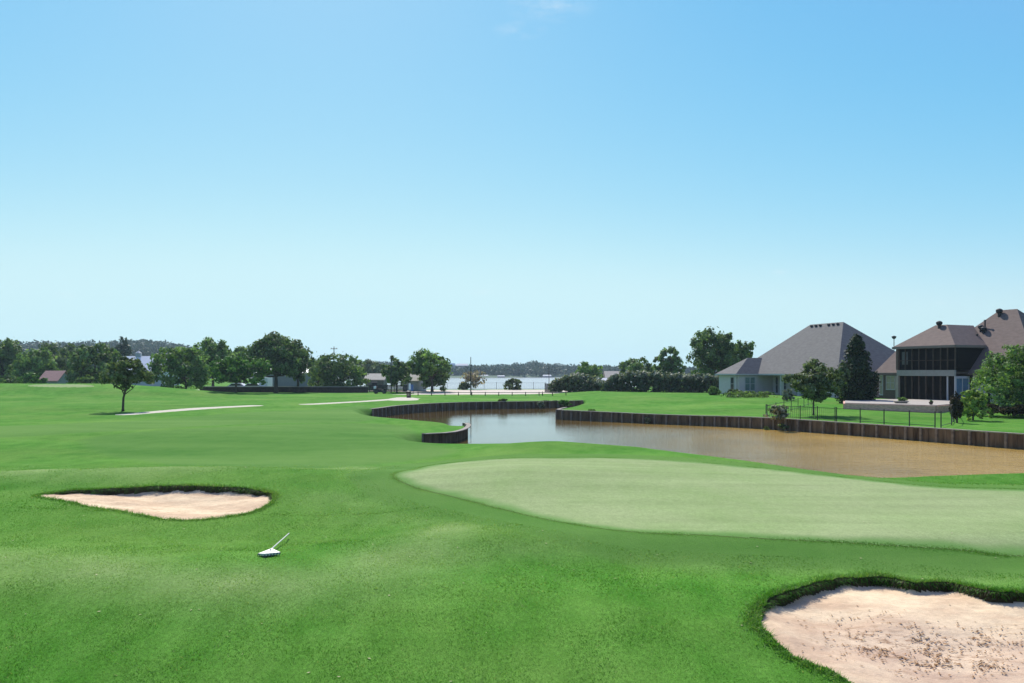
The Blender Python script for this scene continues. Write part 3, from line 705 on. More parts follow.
T('bush', 'round green bush on the lake shore in the middle of the iron fence', 513, 8, 379, 391.5, D=150, style='olive', cat='bush', trunk=False, shape='bush', nclump=30, dens=5)
T('bush', 'small green bush under the bare shrub beside the tall thin pole', 464, 5, 383, 391.5, D=151, style='olive', cat='bush', trunk=False, shape='bush', nclump=18, dens=5)
T('bare_shrub', 'pale nearly leafless shrub behind the tall thin pole by the lake', 473, 12, 370, 390, D=152, style='twig', cat='shrub', nclump=40, dens=.35, barkm=PALEBARK, trk=.015)

def hedge(name, label, pts, prof, depth, style, dens=5.5):
    """row of shrubs grown together: pts = plan line, prof = list of (t, height)"""
    a = np.array(pts[0]); b = np.array(pts[1]); L = np.linalg.norm(b - a); D = (a[1] + b[1]) / 2
    zb = gz0(*((a + b) / 2)); root = empty(name, (*((a + b) / 2), zb), label, 'hedge', 'hedges along the far lawn')
    nc = int(L * 34); t = rng.random(nc); hh = np.interp(t, [p[0] for p in prof], [p[1] for p in prof])
    u = rng.random(nc) ** .85; side = rng.uniform(-.5, .5, nc) * depth * np.sqrt(np.clip(1.15 - u ** 2 * .8, .1, 1))
    dv = (b - a) / L; nv = np.array([-dv[1], dv[0]])
    C = np.stack([a[0] + dv[0] * t * L + nv[0] * side, a[1] + dv[1] * t * L + nv[1] * side, u * (hh - .25)], 1)
    n = int(dens * L * np.mean([p[1] for p in prof]) * (F / D) ** 2); n = min(n, 26000)
    k = rng.integers(0, nc, n); d = rng.normal(size=(n, 3)); d /= np.linalg.norm(d, axis=1)[:, None]
    P = C[k] + d * (rng.random(n) ** .4 * rng.uniform(.28, .5, nc)[k])[:, None]
    P[:, 2] = np.maximum(P[:, 2], .02)
    hl = np.interp(((P[:, 0] - a[0]) * dv[0] + (P[:, 1] - a[1]) * dv[1]) / L, [p[0] for p in prof], [p[1] for p in prof])
    rel_h = P[:, 2] / hl
    tint = rng.uniform(0, .35, nc)[k] * .4 + (rng.random(n) < .75) * ss((rel_h - .62) / .3) * rng.uniform(.4, 1.0, n) + rng.normal(0, .05, n)  # light on the top shoots, painted in as pale leaves
    P[:, :2] -= np.array(root.location)[:2]
    leaf_object('foliage', P, tint, D * .0019, LEAF[style], root, d + np.array([0, 0, .3]))
    return root
h1a, h1b = PX(553, 131), PX(606, 121)
hedge('oleander_hedge', 'rounded oleander hedge with pale sunlit tops painted in, left of the gap, next to the board fence', (h1a, h1b),
      [(0, 1.3), (.15, 2.2), (.35, 2.9), (.65, 2.9), (.85, 2.2), (1, 1.5)], 2.6, 'pale')
hedge('oleander_hedge', 'long oleander hedge with pale sunlit tops painted in ending at the grey roofed house', (PX(604, 118), PX(736, 111)),
      [(0, 1.7), (.1, 2.6), (.2, 3.1), (.4, 3.1), (.5, 2.75), (.62, 2.7), (.8, 2.7), (1, 2.8)], 2.8, 'pale')

# weeds hanging on the timber walls
for i, (px, py, w, h, st, lb) in enumerate([
    (541, 405, 4, 6, 'pale', 'pale weeds growing through the far pond wall'), (565, 403, 8, 6, 'bright', 'green weeds where the far pond wall meets the right bank'),
    (503, 400.5, 5, 3, 'dark', 'dark weed clump on top of the far pond wall'), (549, 402, 10, 3, 'bright', 'low ragged grass tufts along the far pond wall top'),
    (648, 420, 3, 5, 'pale', 'small pale weed on the right pond wall below the long hedge'), (784, 426, 5, 6, 'olive', 'olive weeds hanging over the pond wall below the round shrub'),
    (767, 429, 3, 4, 'olive', 'tiny weed at the foot of the pond wall left of the iron fence'), (592, 411, 5, 2.5, 'bright', 'grass tuft on the curved end of the right pond wall')]):
    D = {541: 91.5, 565: 91, 503: 91.5, 549: 93, 648: 64.6, 784: 56.9, 767: 57.8, 592: 68.8}[px]
    X_ = (px - 512) / F * D; zc = CZ + (HORIZ - py) / F * D
    root = empty('weed_clump', (X_, D, zc), lb, 'weeds', 'weeds on the pond walls')
    P, tint, _ = crown_points(0, 0, 0, w / F * D, .35, h / 2 / F * D, 380, 'round', 12, .35)
    leaf_object('foliage', P, tint, D * .0016, LEAF[st], root)

# ------------------------------------------------------------------ far wood across the lake
n_t = 6500
pxs = rng.uniform(-140, 1150, n_t); rs_ = np.interp(pxs, [200, 330, 360], [430, 600, 748])
rd = rs_ + (1030 - rs_) * rng.random(n_t) ** 1.5
th = np.arctan((pxs - 512) / F); tx, ty = rd * np.sin(th), rd * np.cos(th)
okm = lakemask(tx, ty) < -4; tx, ty, rd = tx[okm], ty[okm], rd[okm]; nt_ = len(tx)
tz = H0(tx, ty); hh = rng.uniform(6, 9, nt_) * (1 + .5 * vnoise(tx / 30, ty / 30, 41)); tn = rng.uniform(.0, .8, nt_)
K = 34
d = rng.normal(size=(nt_, K, 3)); d /= np.linalg.norm(d, axis=2)[:, :, None]; d *= rng.random((nt_, K, 1)) ** .4
P = np.stack([tx, ty, tz + hh * .5], 1)[:, None, :] + d * np.stack([hh * .55, hh * .55, hh * .5], 1)[:, None, :]
leaf_object('far_wood', P.reshape(-1, 3), (np.repeat(tn, K) + rng.normal(0, .10, nt_ * K)), 1.25, LEAF['far'], None)
tag(bpy.data.objects['far_wood'], 'dark bluish woodland covering the hills across the lake', 'woodland', kind='stuff')

# ------------------------------------------------------------------ timber pond walls
WOOD = mat('weathered_plank', (.115, .072, .040), .95, .5, 1.1, .5, 14, spec=.05, stretch=(3, 3, .5), col2=(.20, .14, .085))
POSTM = mat('weathered_post', (.19, .15, .11), .9, .3, 5.0, .4, 12)
CAPM = mat('weathered_cap', (.26, .225, .185), .9, .25, 3.0, .3, 12)
def bulkhead(pts, label, step=.95, sidesign=1, top=None):
    pts = np.array(pts); seg = np.linalg.norm(np.diff(pts, axis=0), axis=1); S = np.concatenate([[0], np.cumsum(seg)])
    root = empty('retaining_wall', (pts[0][0], pts[0][1], 0), label, 'retaining wall', 'timber walls round the pond')
    plank, cap = MB(), MB()
    def P(s): return np.array([np.interp(s, S, pts[:, 0]), np.interp(s, S, pts[:, 1])])
    def tz(s):
        p = P(s); return float(H0(np.array([p[0]]), np.array([p[1]]))[0])
    s = 0.0
    while s < S[-1] - .1:
        w = random.uniform(.20, .30); e = min(s + w, S[-1]); a, b = P(s), P(e - .012); j = random.uniform(-.012, .012)
        t = (b - a) / (np.linalg.norm(b - a) + 1e-9); nn = np.array([-t[1], t[0]]) * sidesign
        a2, b2 = a + nn * (.10 + j), b + nn * (.10 + j)
        zt = tz(s) - .01 + random.uniform(-.02, .01)
        c = (a2 + b2) / 2
        plank.box((c[0], c[1], (zt - .6) / 2), (np.linalg.norm(b - a), .06, zt + .6), math.atan2(t[1], t[0]))
        s = e
    n = int(S[-1] / 1.2)
    for i in range(n):
        a, b = P(S[-1] * i / n), P(S[-1] * (i + 1) / n); za, zb = tz(S[-1] * i / n), tz(S[-1] * (i + 1) / n)
        cap.bar((a[0], a[1], za + .02), (b[0], b[1], zb + .02), .30, .05)
    rel(plank, root).build('plank_face', WOOD, root); rel(cap, root).build('cap', CAPM, root)
    n = min(98, int(S[-1] / step))
    for i in range(n + 1):
        s = S[-1] * i / max(n, 1); a = P(max(s - .1, 0)); b = P(min(s + .1, S[-1])); t = (b - a) / np.linalg.norm(b - a); nn = np.array([-t[1], t[0]]) * sidesign
        p = P(s) + nn * .20; z = tz(s) + random.uniform(-.03, .05)
        q = MB(); q.box((p[0], p[1], (z - .6) / 2), (.13, .13, z + .6), math.atan2(t[1], t[0]) + random.uniform(-.1, .1)); rel(q, root).build('post', POSTM, root)
bulkhead(FW, 'timber plank wall along the far grassy shore of the pond', 1.0, -1)
bulkhead(RW, 'long timber plank wall along the right bank below the houses', 1.0, -1)
bulkhead(SW, 'short curved timber wall on the grassy spur at the left of the pond', .75, 1)

# ------------------------------------------------------------------ house helpers
SHG = mat('grey_shingles', (.128, .121, .113), .9, .16, 2.0, .35, 30, stretch=(1, 1, 3))
SHB = mat('brown_shingles', (.158, .114, .094), .9, .14, 2.0, .35, 30, stretch=(1, 1, 3))
WHITE = mat('white_stucco', (.56, .48, .47), .85, .05, 2.0, .1)
TRIM = mat('white_trim', (.50, .47, .46), .7, .06, 3)
BRICK = mat('shaded_brick', (.13, .088, .065), .9, .25, 12, .3)  # brown brick, darkened to carry the shade under the eaves
GLASS = mat('window_glass', (.030, .036, .038), .08, .1, 2, spec=.6)
BGLASS = mat('blue_glass', (.10, .19, .26), .08, .15, 2, spec=.6)
SCREEN = mat('insect_screen', (.012, .010, .008), .95, .2, 5, spec=.05)
DARKW = mat('dark_timber', (.075, .050, .034), .8, .3, 5)
VENT = mat('vent_metal', (.022, .022, .024), .6, .2, 5)
TANW = mat('tan_blind', (.36, .30, .20), .7, .15, 5)
STONE = mat('patio_stone', (.64, .36, .28), .9, .28, 3.5, .4, 8, stretch=(1, 1, 3))
PAVE = mat('patio_paving', (.36, .32, .27), .9, .08, 3)
IRON = mat('black_iron', (.018, .018, .018), .5, .1, 5, spec=.5)

class Frame:                            # house axes: U runs along the water front, N runs into the house
    def __init__(s, C, azd):
        a = math.radians(azd - 45); b = math.radians(azd + 45)
        s.C = np.array(C, float); s.U = np.array([math.sin(a), math.cos(a)]); s.N = np.array([math.sin(b), math.cos(b)])
    def p(s, u, n, z): q = s.C + s.U * u + s.N * n; return (float(q[0]), float(q[1]), float(z))
def wall(fr, root, name, u0, n0, u1, n1, z0, z1, th, m, label=None):
    b = MB(); b.bar(fr.p(u0, n0, (z0 + z1) / 2), fr.p(u1, n1, (z0 + z1) / 2), th, z1 - z0); o = rel(b, root).build(name, m, root)
    if label: o['label'] = label
    return o
def window(fr, root, parent, side, s, w, z0, z1, n, out, glass=GLASS, mull=1, frame_m=None, bars=1):
    """side 'f': on a wall running along U at depth n, looking towards -N; side 's': on a wall running along N at U = n, looking -U"""
    fm = frame_m or TRIM
    def P(t, o_, z): return fr.p(t, n - o_, z) if side == 'f' else fr.p(n - o_, t, z)
    g = MB(); g.bar(P(s - w / 2, out + .02, (z0 + z1) / 2), P(s + w / 2, out + .02, (z0 + z1) / 2), .03, z1 - z0)
    go_ = rel(g, root).build('window', glass, root)
    f = MB(); o_ = out + .05; e = .035
    for z in (z0, z1): f.bar(P(s - w / 2 - e, o_, z), P(s + w / 2 + e, o_, z), .07, .09)
    for k in range(mull + 2):
        t = s - w / 2 + w * k / (mull + 1); f.bar(P(t, o_, z0 + .045), P(t, o_, z1 - .045), .06, .07)
    for k in range(bars):
        z = z0 + (z1 - z0) * (k + 1) / (bars + 1); f.bar(P(s - w / 2 + .03, o_ - .004, z), P(s + w / 2 - .03, o_ - .004, z), .05, .05)
    rel(f, root).build('frame', fm, go_)
    return go_
def hip(fr, u0, u1, n0, n1, z0, z1, th=.22):
    r = (n1 - n0) / 2; b = MB()
    A, B, C_, D_ = fr.p(u0, n0, z0), fr.p(u1, n0, z0), fr.p(u1, n1, z0), fr.p(u0, n1, z0)
    R0, R1 = fr.p(u0 + r, n0 + r, z1), fr.p(u1 - r, n0 + r, z1)
    E = [(p[0], p[1], p[2] - th) for p in (A, B, C_, D_)]
    b.add([A, B, C_, D_, R0, R1] + E, [(0, 4, 5, 1), (1, 5, 2), (2, 5, 4, 3), (3, 4, 0), (0, 1, 7, 6), (1, 2, 8, 7), (2, 3, 9, 8), (3, 0, 6, 9), (6, 7, 8, 9)])
    return b

# ---- grey roofed house
f1 = Frame((36.0, 88.0), 26)
g1 = gz0(36, 92)
r1 = empty('house', (36.0, 88.0, g1), 'white walled house with a huge steep grey hip roof and low left wing', 'house', 'houses by the pond')
EZ = 3.98
roof = rel(hip(f1, 0, 19.9, 0, 14, EZ, 10.3, .2), r1).build('roof', SHG, r1)
# left wing roof
b = MB(); J0, J1 = 14.2, 18.8; md = (J0 + J1) / 2
A, B = f1.p(J0, -3.3, EZ), f1.p(J1, -3.3, EZ); R0 = f1.p(md, .05, 6.05); R1 = f1.p(md, 2.35, 6.05); C_, D_ = f1.p(J1, .02, EZ + .02), f1.p(J0, .02, EZ + .02)
lo = [(p[0], p[1], p[2] - .2) for p in (A, B, C_, D_)]
b.add([A, B, C_, D_, R0, R1] + lo, [(0, 4, 1), (1, 4, 5, 2), (3, 5, 4, 0), (0, 1, 7, 6), (1, 2, 8, 7), (3, 0, 6, 9), (6, 7, 8, 9)])
rel(b, r1).build('roof', SHG, r1)['label'] = 'small grey roof over the left wing'
# gutters / fascia
for q0, q1 in (((-.02, -.04), (14.2, -.04)), ((18.8, -.04), (19.9, -.04))):
    b = MB(); b.bar(f1.p(q0[0], q0[1], EZ - .1), f1.p(q1[0], q1[1], EZ - .1), .10, .16); rel(b, r1).build('gutter', TRIM, r1)
b = MB(); b.bar(f1.p(-.06, 0.05, EZ - .1), f1.p(-.06, 14, EZ - .1), .10, .16); rel(b, r1).build('gutter', TRIM, r1)
b = MB(); b.bar(f1.p(J0, -3.36, EZ - .1), f1.p(J1, -3.36, EZ - .1), .10, .16); b.bar(f1.p(J0 - .06, -3.3, EZ - .1), f1.p(J0 - .06, -.14, EZ - .1), .10, .16); rel(b, r1).build('gutter', TRIM, r1)
zw0, zw1 = g1 - .4, EZ - .21
wall(f1, r1, 'wall', .5, .6, .5, 13.4, zw0, zw1, .25, WHITE)
wall(f1, r1, 'wall', .65, .5, 5.0, .5, zw0, zw1, .25, WHITE)
wall(f1, r1, 'wall', 5.0, .63, 5.0, 2.3, zw0, zw1, .25, WHITE)
wall(f1, r1, 'wall', 5.13, 2.4, 14.3, 2.4, zw0, zw1, .25, WHITE)
wall(f1, r1, 'wall', 14.5, -2.8, 14.5, 2.5, zw0, zw1, .25, WHITE)
wall(f1, r1, 'wall', 14.63, -2.9, 18.4, -2.9, zw0, zw1, .25, WHITE)
wall(f1, r1, 'wall', 18.4, -2.77, 18.4, .5, zw0, zw1, .25, WHITE)
wall(f1, r1, 'wall', 19.5, .6, 19.5, 13.4, zw0, zw1, .25, WHITE)
wall(f1, r1, 'wall', .7, 13.5, 19.3, 13.5, zw0, zw1, .25, WHITE)
window(f1, r1, None, 'f', 15.35, .75, g1 + .5, g1 + 2.2, -2.9, .13, GLASS, 0)
window(f1, r1, None, 's', -1.15, 1.5, g1 + .5, g1 + 2.2, 14.5, .13, mat('pale_glass', (.16, .22, .19), .1, .2, 2, spec=.6), 1)
for s, w_ in ((13.4, .5), (11.8, .5), (8.8, 1.6), (6.6, 1.0)):
    window(f1, r1, None, 'f', s, w_, g1 + .15, g1 + 2.25, 2.4, .13, GLASS, 1 if w_ > 1 else 0)
window(f1, r1, None, 'f', 2.6, 1.6, g1 + .7, g1 + 2.2, .5, .13)
window(f1, r1, None, 's', 4.0, 1.6, g1 + .7, g1 + 2.2, .5, .13)
for u in (10.1, 6.9):
    b = MB(); b.box(f1.p(u, .45, (zw0 + zw1) / 2), (.36, .36, zw1 - zw0), 0); b.box(f1.p(u, .45, zw1 - .10), (.46, .46, .16), 0); rel(b, r1).build('column', TRIM, r1)
vx = []
for t in (.5, 1.3, 2.1, 3.6, 4.4, 5.2):    # roof vents in two sets of three
    n_ = 6.6; z = EZ + (10.3 - EZ) * n_ / 7; p = f1.p(7 + t, n_, z)
    q = MB(); q.box((p[0], p[1], z + .12), (.26, .24, .2), .45); q.tube([(p[0], p[1], z - .2), (p[0], p[1], z + .1)], [.09, .09], 8); rel(q, r1).build('vent', VENT, roof)

# ---- brown roofed house
f2 = Frame((42.3, 76.0), 21)
g2 = 1.42
r2 = empty('house', (42.3, 76.0, gz0(42.3, 76)), 'brown brick two storey house with mauve brown roofs and a dark screened porch', 'house', 'houses by the pond')
LE = 4.1; pitch = 1.08
b = MB()  # great roof over the main block
n0, n1 = 2.0, 13.7; zR = LE + pitch * 5.85
K, L_, M_, O_ = f2.p(-6.65, n0, LE), f2.p(6.9, n0, LE), f2.p(6.9, n1, LE), f2.p(-6.65, n1, LE)
Ra, Rb = f2.p(-.8, 7.85, zR), f2.p(1.0, 7.85, zR)
lo = [(p[0], p[1], p[2] - .2) for p in (K, L_, M_, O_)]
b.add([K, L_, M_, O_, Ra, Rb] + lo, [(0, 4, 5, 1), (1, 5, 2), (2, 5, 4, 3), (3, 4, 0), (0, 1, 7, 6), (1, 2, 8, 7), (2, 3, 9, 8), (3, 0, 6, 9), (6, 7, 8, 9)])
roof2 = rel(b, r2).build('roof', SHB, r2)
b = MB()  # lower left roof
A1, B1 = f2.p(5.9, n0 - .01, LE + .01), f2.p(11.2, n0 - .01, LE + .01); B2 = f2.p(11.2, 9.0, LE); A2 = f2.p(5.9, 9.0, LE); T1, T0 = f2.p(10.1, 4.7, 6.95), f2.p(5.9, 4.7, 6.95)
T2, T3 = f2.p(10.1, 6.4, 6.95), f2.p(5.9, 6.4, 6.95)
lo = [(p[0], p[1], p[2] - .2) for p in (A1, B1, B2, A2)]
b.add([A1, B1, B2, A2, T0, T1, T2, T3] + lo, [(0, 4, 5, 1), (1, 5, 6, 2), (2, 6, 7, 3), (4, 7, 6, 5), (0, 1, 9, 8), (1, 2, 10, 9), (2, 3, 11, 10), (8, 9, 10, 11)])
rel(b, r2).build('roof', SHB, r2)['label'] = 'lower roof slope at the left end'
b = MB()  # porch roof
UE = 6.8
C0, A0 = f2.p(0, 0, UE), f2.p(7.0, 0, UE); Rr = f2.p(0, 4.6, UE + .01); P2, P1, P3 = f2.p(2.9, 2.7, 8.95), f2.p(4.2, 2.7, 8.95), f2.p(2.9, 6.6, 8.95)
Bk, P4 = f2.p(7.0, 4.6, UE), f2.p(4.2, 6.6, 8.95)
lo = [(p[0], p[1], p[2] - .25) for p in (C0, A0, Bk, Rr)]
b.add([C0, A0, Bk, Rr, P2, P1, P3, P4] + lo, [(0, 4, 5, 1), (3, 6, 4, 0), (1, 5, 7, 2), (4, 6, 7, 5), (0, 1, 9, 8), (1, 2, 10, 9), (3, 0, 8, 11), (8, 9, 10, 11)])
proof = rel(b, r2).build('roof', SHB, r2); proof['label'] = 'upper hip roof over the screened porch'
b = MB(); b.bar(f2.p(-.06, -.06, UE - .13), f2.p(7.06, -.06, UE - .13), .12, .22); b.bar(f2.p(-.06, .02, UE - .13), f2.p(-.06, 4.4, UE - .13), .12, .22); rel(b, r2).build('gutter', mat('taupe_trim', (.20, .16, .13), .7, .08, 3), r2)
zt2 = LE - .21; g2b = g2 - .6
wall(f2, r2, 'wall', -6.2, 2.5, -.1, 2.5, g2b, zt2, .25, WHITE, 'white lower wall right of the porch')
wall(f2, r2, 'wall', -6.2, 2.63, -6.2, 13.2, g2b, zt2, .25, BRICK)
wall(f2, r2, 'wall', .5, 2.5, 10.8, 2.5, g2b, zt2, .25, BRICK)
wall(f2, r2, 'wall', 10.8, 2.63, 10.8, 8.6, g2b, zt2, .25, BRICK)
wall(f2, r2, 'wall', -6.0, 13.2, 10.6, 13.2 - 4.6, g2b, zt2, .25, BRICK)
wall(f2, r2, 'wall', .35, .3, .35, 2.37, g2b, 3.8, .25, WHITE, 'white lower wall beside the blue glass doors')
window(f2, r2, None, 's', 1.25, 1.75, g2 + .12, 3.62, .35, .13, BGLASS, 1, None, 0)
window(f2, r2, None, 'f', 9.3, 1.1, g2 + .9, g2 + 2.35, 2.5, .13, TANW, 1)
window(f2, r2, None, 'f', 10.5, .4, g2 + .3, g2 + 2.4, 2.5, .13, TANW, 0)
window(f2, r2, None, 'f', 7.6, .5, g2 + .1, g2 + 2.35, 2.5, .13, GLASS, 0)
window(f2, r2, None, 'f', -3.0, 1.8, g2 + .7, g2 + 2.3, 2.5, .13, GLASS, 1)
# porch: floor band, screens with timber posts on both floors
b = MB(); b.bar(f2.p(-.02, .02, 4.10), f2.p(6.5, .02, 4.10), .22, .58); rel(b, r2).build('porch_band', mat('band_paint', (.30, .28, .24), .8, .08, 3), r2)
b = MB(); b.bar(f2.p(.13, 1.4, 4.12), f2.p(6.4, 1.4, 4.12), 2.4, .20); rel(b, r2).build('porch_floor', DARKW, r2)
for z0, z1, nm in ((4.40, UE - .26, 'porch_screen'), (g2b, 3.80, 'porch_screen')):
    b = MB(); b.bar(f2.p(.2, .16, (z0 + z1) / 2), f2.p(6.35, .16, (z0 + z1) / 2), .02, z1 - z0); rel(b, r2).build(nm, SCREEN, r2)
b = MB(); b.add([f2.p(.12, .1, 4.4), f2.p(.12, 2.3, 4.4), f2.p(.12, 4.3, UE - .26), f2.p(.12, .1, UE - .26), f2.p(.16, .1, 4.4), f2.p(.16, 2.3, 4.4), f2.p(.16, 4.3, UE - .26), f2.p(.16, .1, UE - .26)],
      [(0, 1, 2, 3), (7, 6, 5, 4), (0, 4, 5, 1), (1, 5, 6, 2), (2, 6, 7, 3), (3, 7, 4, 0)]); rel(b, r2).build('porch_screen', SCREEN, r2)
b = MB(); b.bar(f2.p(6.4, .2, (g2b + UE) / 2), f2.p(6.4, 2.4, (g2b + UE) / 2), .2, UE - g2b - .3); rel(b, r2).build('wall', BRICK, r2)
for u in (.05, .85, 1.6, 2.4, 3.2, 4.0, 4.8, 5.6):
    b = MB(); b.box(f2.p(u, .09, (4.4 + UE - .26) / 2), (.10, .10, UE - 4.66), .4); rel(b, r2).build('porch_post', DARKW, r2)
    b = MB(); b.box(f2.p(u, .09, (3.8 + g2b) / 2), (.12, .12, 3.8 - g2b), .4); rel(b, r2).build('porch_post', DARKW if u > 1 else TRIM, r2)
b = MB(); b.box(f2.p(6.45, .05, (3.8 + g2b) / 2), (.34, .34, 3.8 - g2b), .4); rel(b, r2).build('column', mat('column_paint', (.36, .30, .24), .8, .1, 3), r2)
b = MB(); b.box(f2.p(6.47, .06, 5.47), (.26, .26, 2.12), .4); rel(b, r2).build('column', BRICK, r2)
b = MB(); b.bar(f2.p(.15, .10, 5.35), f2.p(6.3, .10, 5.35), .05, .06); rel(b, r2).build('porch_rail', DARKW, r2)
def turbine(p, root, par, s=1.0):
    q = MB(); q.tube([(p[0], p[1], p[2] - .3), (p[0], p[1], p[2] + .25 * s)], [.13 * s, .13 * s], 10)
    q.tube([(p[0], p[1], p[2] + .22 * s), (p[0], p[1], p[2] + .34 * s), (p[0], p[1], p[2] + .52 * s), (p[0], p[1], p[2] + .62 * s)], [.17 * s, .27 * s, .27 * s, .10 * s], 12)
    rel(q, root).build('turbine_vent', VENT, par)
def on2(u, n): return f2.p(u, n, LE + pitch * (n - n0))
b = MB(); b.bar(f2.p(5.35, .145, 5.6), f2.p(6.05, .145, 5.6), .02, 1.3); rel(b, r2).build('porch_window', mat('dim_curtain', (.10, .10, .09), .8, .2, 3), r2)
turbine(f2.p(3.5, 2.35, 8.66), r2, proof, 1.1)
turbine(on2(.65, 7.3), r2, roof2, 1.15)
p = on2(1.6, 5.9); turbine(p, r2, roof2, 1.0); p = on2(1.15, 5.7); turbine(p, r2, roof2, 1.0)
for u, n_, h in ((1.35, 5.0, .55), (2.2, 4.6, .9), (1.3, 6.1, .8)):
    p = on2(u, n_); q = MB(); q.tube([(p[0], p[1], p[2] - .1), (p[0], p[1], p[2] + h)], [.07, .07], 8); q.tube([(p[0], p[1], p[2] + h - .02), (p[0], p[1], p[2] + h + .08)], [.12, .10], 8); rel(q, r2).build('vent_pipe', VENT, roof2)

# ---- raised patio
pa, pb, pc, pd_ = PX(845, 70.5), PX(936, 65.2), PX(953, 68.5), PX(906, 80)
pe = PX(845, 80)
pt = empty('raised_patio', (pa[0], pa[1], gz0(*pa)), 'raised patio with a tan stone retaining wall before the brown roofed house', 'patio')
pf = [pa, pb, pc, (44.8, 75.8), pd_, pe]
b = MB()
for i in range(3):
    (ax, ay), (bx, by) = (pf[0], pf[1]) if i == 0 else ((pf[1], pf[2]) if i == 1 else (pf[5], pf[0]))
    b.bar((ax, ay, .98), (bx, by, .98), .3, .86)
rel(b, pt).build('stone_wall', STONE, pt)
b = MB(); b.slab([(q[0], q[1], 1.475) for q in pf[::1]], .055); rel(b, pt).build('paving', PAVE, pt)
# planter and pot on it
px_, py_ = PX(901, 69.5)
pl = empty('stone_planter', (px_, py_, 1.478), 'low pale planter with a green plant on the patio', 'planter')
b = MB(); b.tube([(0, 0, 0), (0, 0, .10), (0, 0, .20)], [.45, .62, .66], 14); o = b.build('bowl', PAVE, pl); o.scale = (1.0, .8, 1)
P, tint, _ = crown_points(.1, 0, .34, .5, .4, .22, 700, 'round', 14, .3); leaf_object('plant', P, tint, .07, LEAF['mid'], pl)
px_, py_ = PX(931, 66.5)
pl = empty('flower_pot', (px_, py_, 1.478), 'small dark pot at the front edge of the patio', 'flower pot')
b = MB(); b.tube([(0, 0, 0), (0, 0, .16), (0, 0, .22)], [.10, .16, .18], 12); b.build('pot', DARKW, pl)
P, tint, _ = crown_points(0, 0, .28, .18, .18, .12, 160, 'round', 8, .35); leaf_object('plant', P, tint, .05, LEAF['dark'], pl)

# ---- iron fences
def iron_fence(pts, label, h=.95, step=1.6, picket=.13, group='iron fences', pick=True, post_w=.05):
    p0 = pts[0]; root = empty('iron_fence', (p0[0], p0[1], gz0(*p0)), label, 'fence', group)
    P_ = np.array(pts); seg = np.linalg.norm(np.diff(P_, axis=0), axis=1); S = np.concatenate([[0], np.cumsum(seg)])
    at_ = lambda s: (float(np.interp(s, S, P_[:, 0])), float(np.interp(s, S, P_[:, 1])))
    n = max(1, int(round(S[-1] / step))); rl, pk = MB(), MB()
    for i in range(n + 1):
        a = at_(S[-1] * i / n); z = gz0(*a); q = MB(); q.box((a[0], a[1], z + h / 2 + .0), (post_w, post_w, h + .1)); rel(q, root).build('post', IRON, root)
        if i < n:
            c = at_(S[-1] * (i + 1) / n); z2 = gz0(*c)
            for k in (.95, .14):
                q = MB(); q.bar((a[0], a[1], z + h * k), (c[0], c[1], z2 + h * k), .028, .03); rel(q, root).build('rail', IRON, root)
            if pick:
                m = int(S[-1] / n / picket)
                for j in range(1, m):
                    t = j / m; q = (a[0] + (c[0] - a[0]) * t, a[1] + (c[1] - a[1]) * t); zz = z + (z2 - z) * t; pk.box((q[0], q[1], zz + h * .53), (.014, .014, h * .88))
    if pick: rel(pk, root).build('picket_infill', IRON, root)
iron_fence([PX(766, 58.9), PX(804, 56.6), PX(835, 54.6)], 'low black iron fence with pickets on the bank edge beside the round grey green shrub', .95, 1.55, .14)
iron_fence([PX(836.5, 54.5), PX(867, 52.6), PX(888, 51.2), PX(908, 50.0), PX(935, 48.3)], 'low black wire fence on iron posts along the bank edge before the patio', .95, 1.9, .14, pick=False)
iron_fence([PX(941, 48.3), (28.9, 52.0), PX(950, 64.0)], 'black iron fence side running back from the pond to the patio corner', .95, 3.5, .14, pick=False)
iron_fence([PX(767, 59.4), PX(782, 64), PX(803, 72), PX(812, 78)], 'black iron fence side climbing the lawn behind the rounded small tree', .95, 3.0, .14, pick=False, post_w=.04)
iron_fence([(-22, 153), (-8, 153.5), (6.5, 153)], 'thin black iron fence along the lake shore', 1.35, 2.4, .3, post_w=.07)

# ---- board fence at the hedge end
b0 = PX(545, 134); br = empty('board_fence', (b0[0], b0[1], gz0(*b0)), 'short dark brown board fence at the left end of the oleander hedge', 'fence')
b = MB(); e = PX(562, 131); n = 22
for i in range(n):
    t0 = i / n; a = (b0[0] + (e[0] - b0[0]) * t0, b0[1] + (e[1] - b0[1]) * t0); z = gz0(*a); b.box((a[0], a[1], z + .7), (.125, .03, 1.5 + random.uniform(-.02, .02)), math.atan2(e[1] - b0[1], e[0] - b0[0]))
rel(b, br).build('boards', mat('fence_board', (.055, .042, .034), .9, .3, 5), br)
for t0 in (0, .5, 1):
    a = (b0[0] + (e[0] - b0[0]) * t0, b0[1] + .07 + (e[1] - b0[1]) * t0); q = MB(); q.box((a[0], a[1], gz0(*a) + .75), (.1, .1, 1.6)); rel(q, br).build('post', POSTM, br)

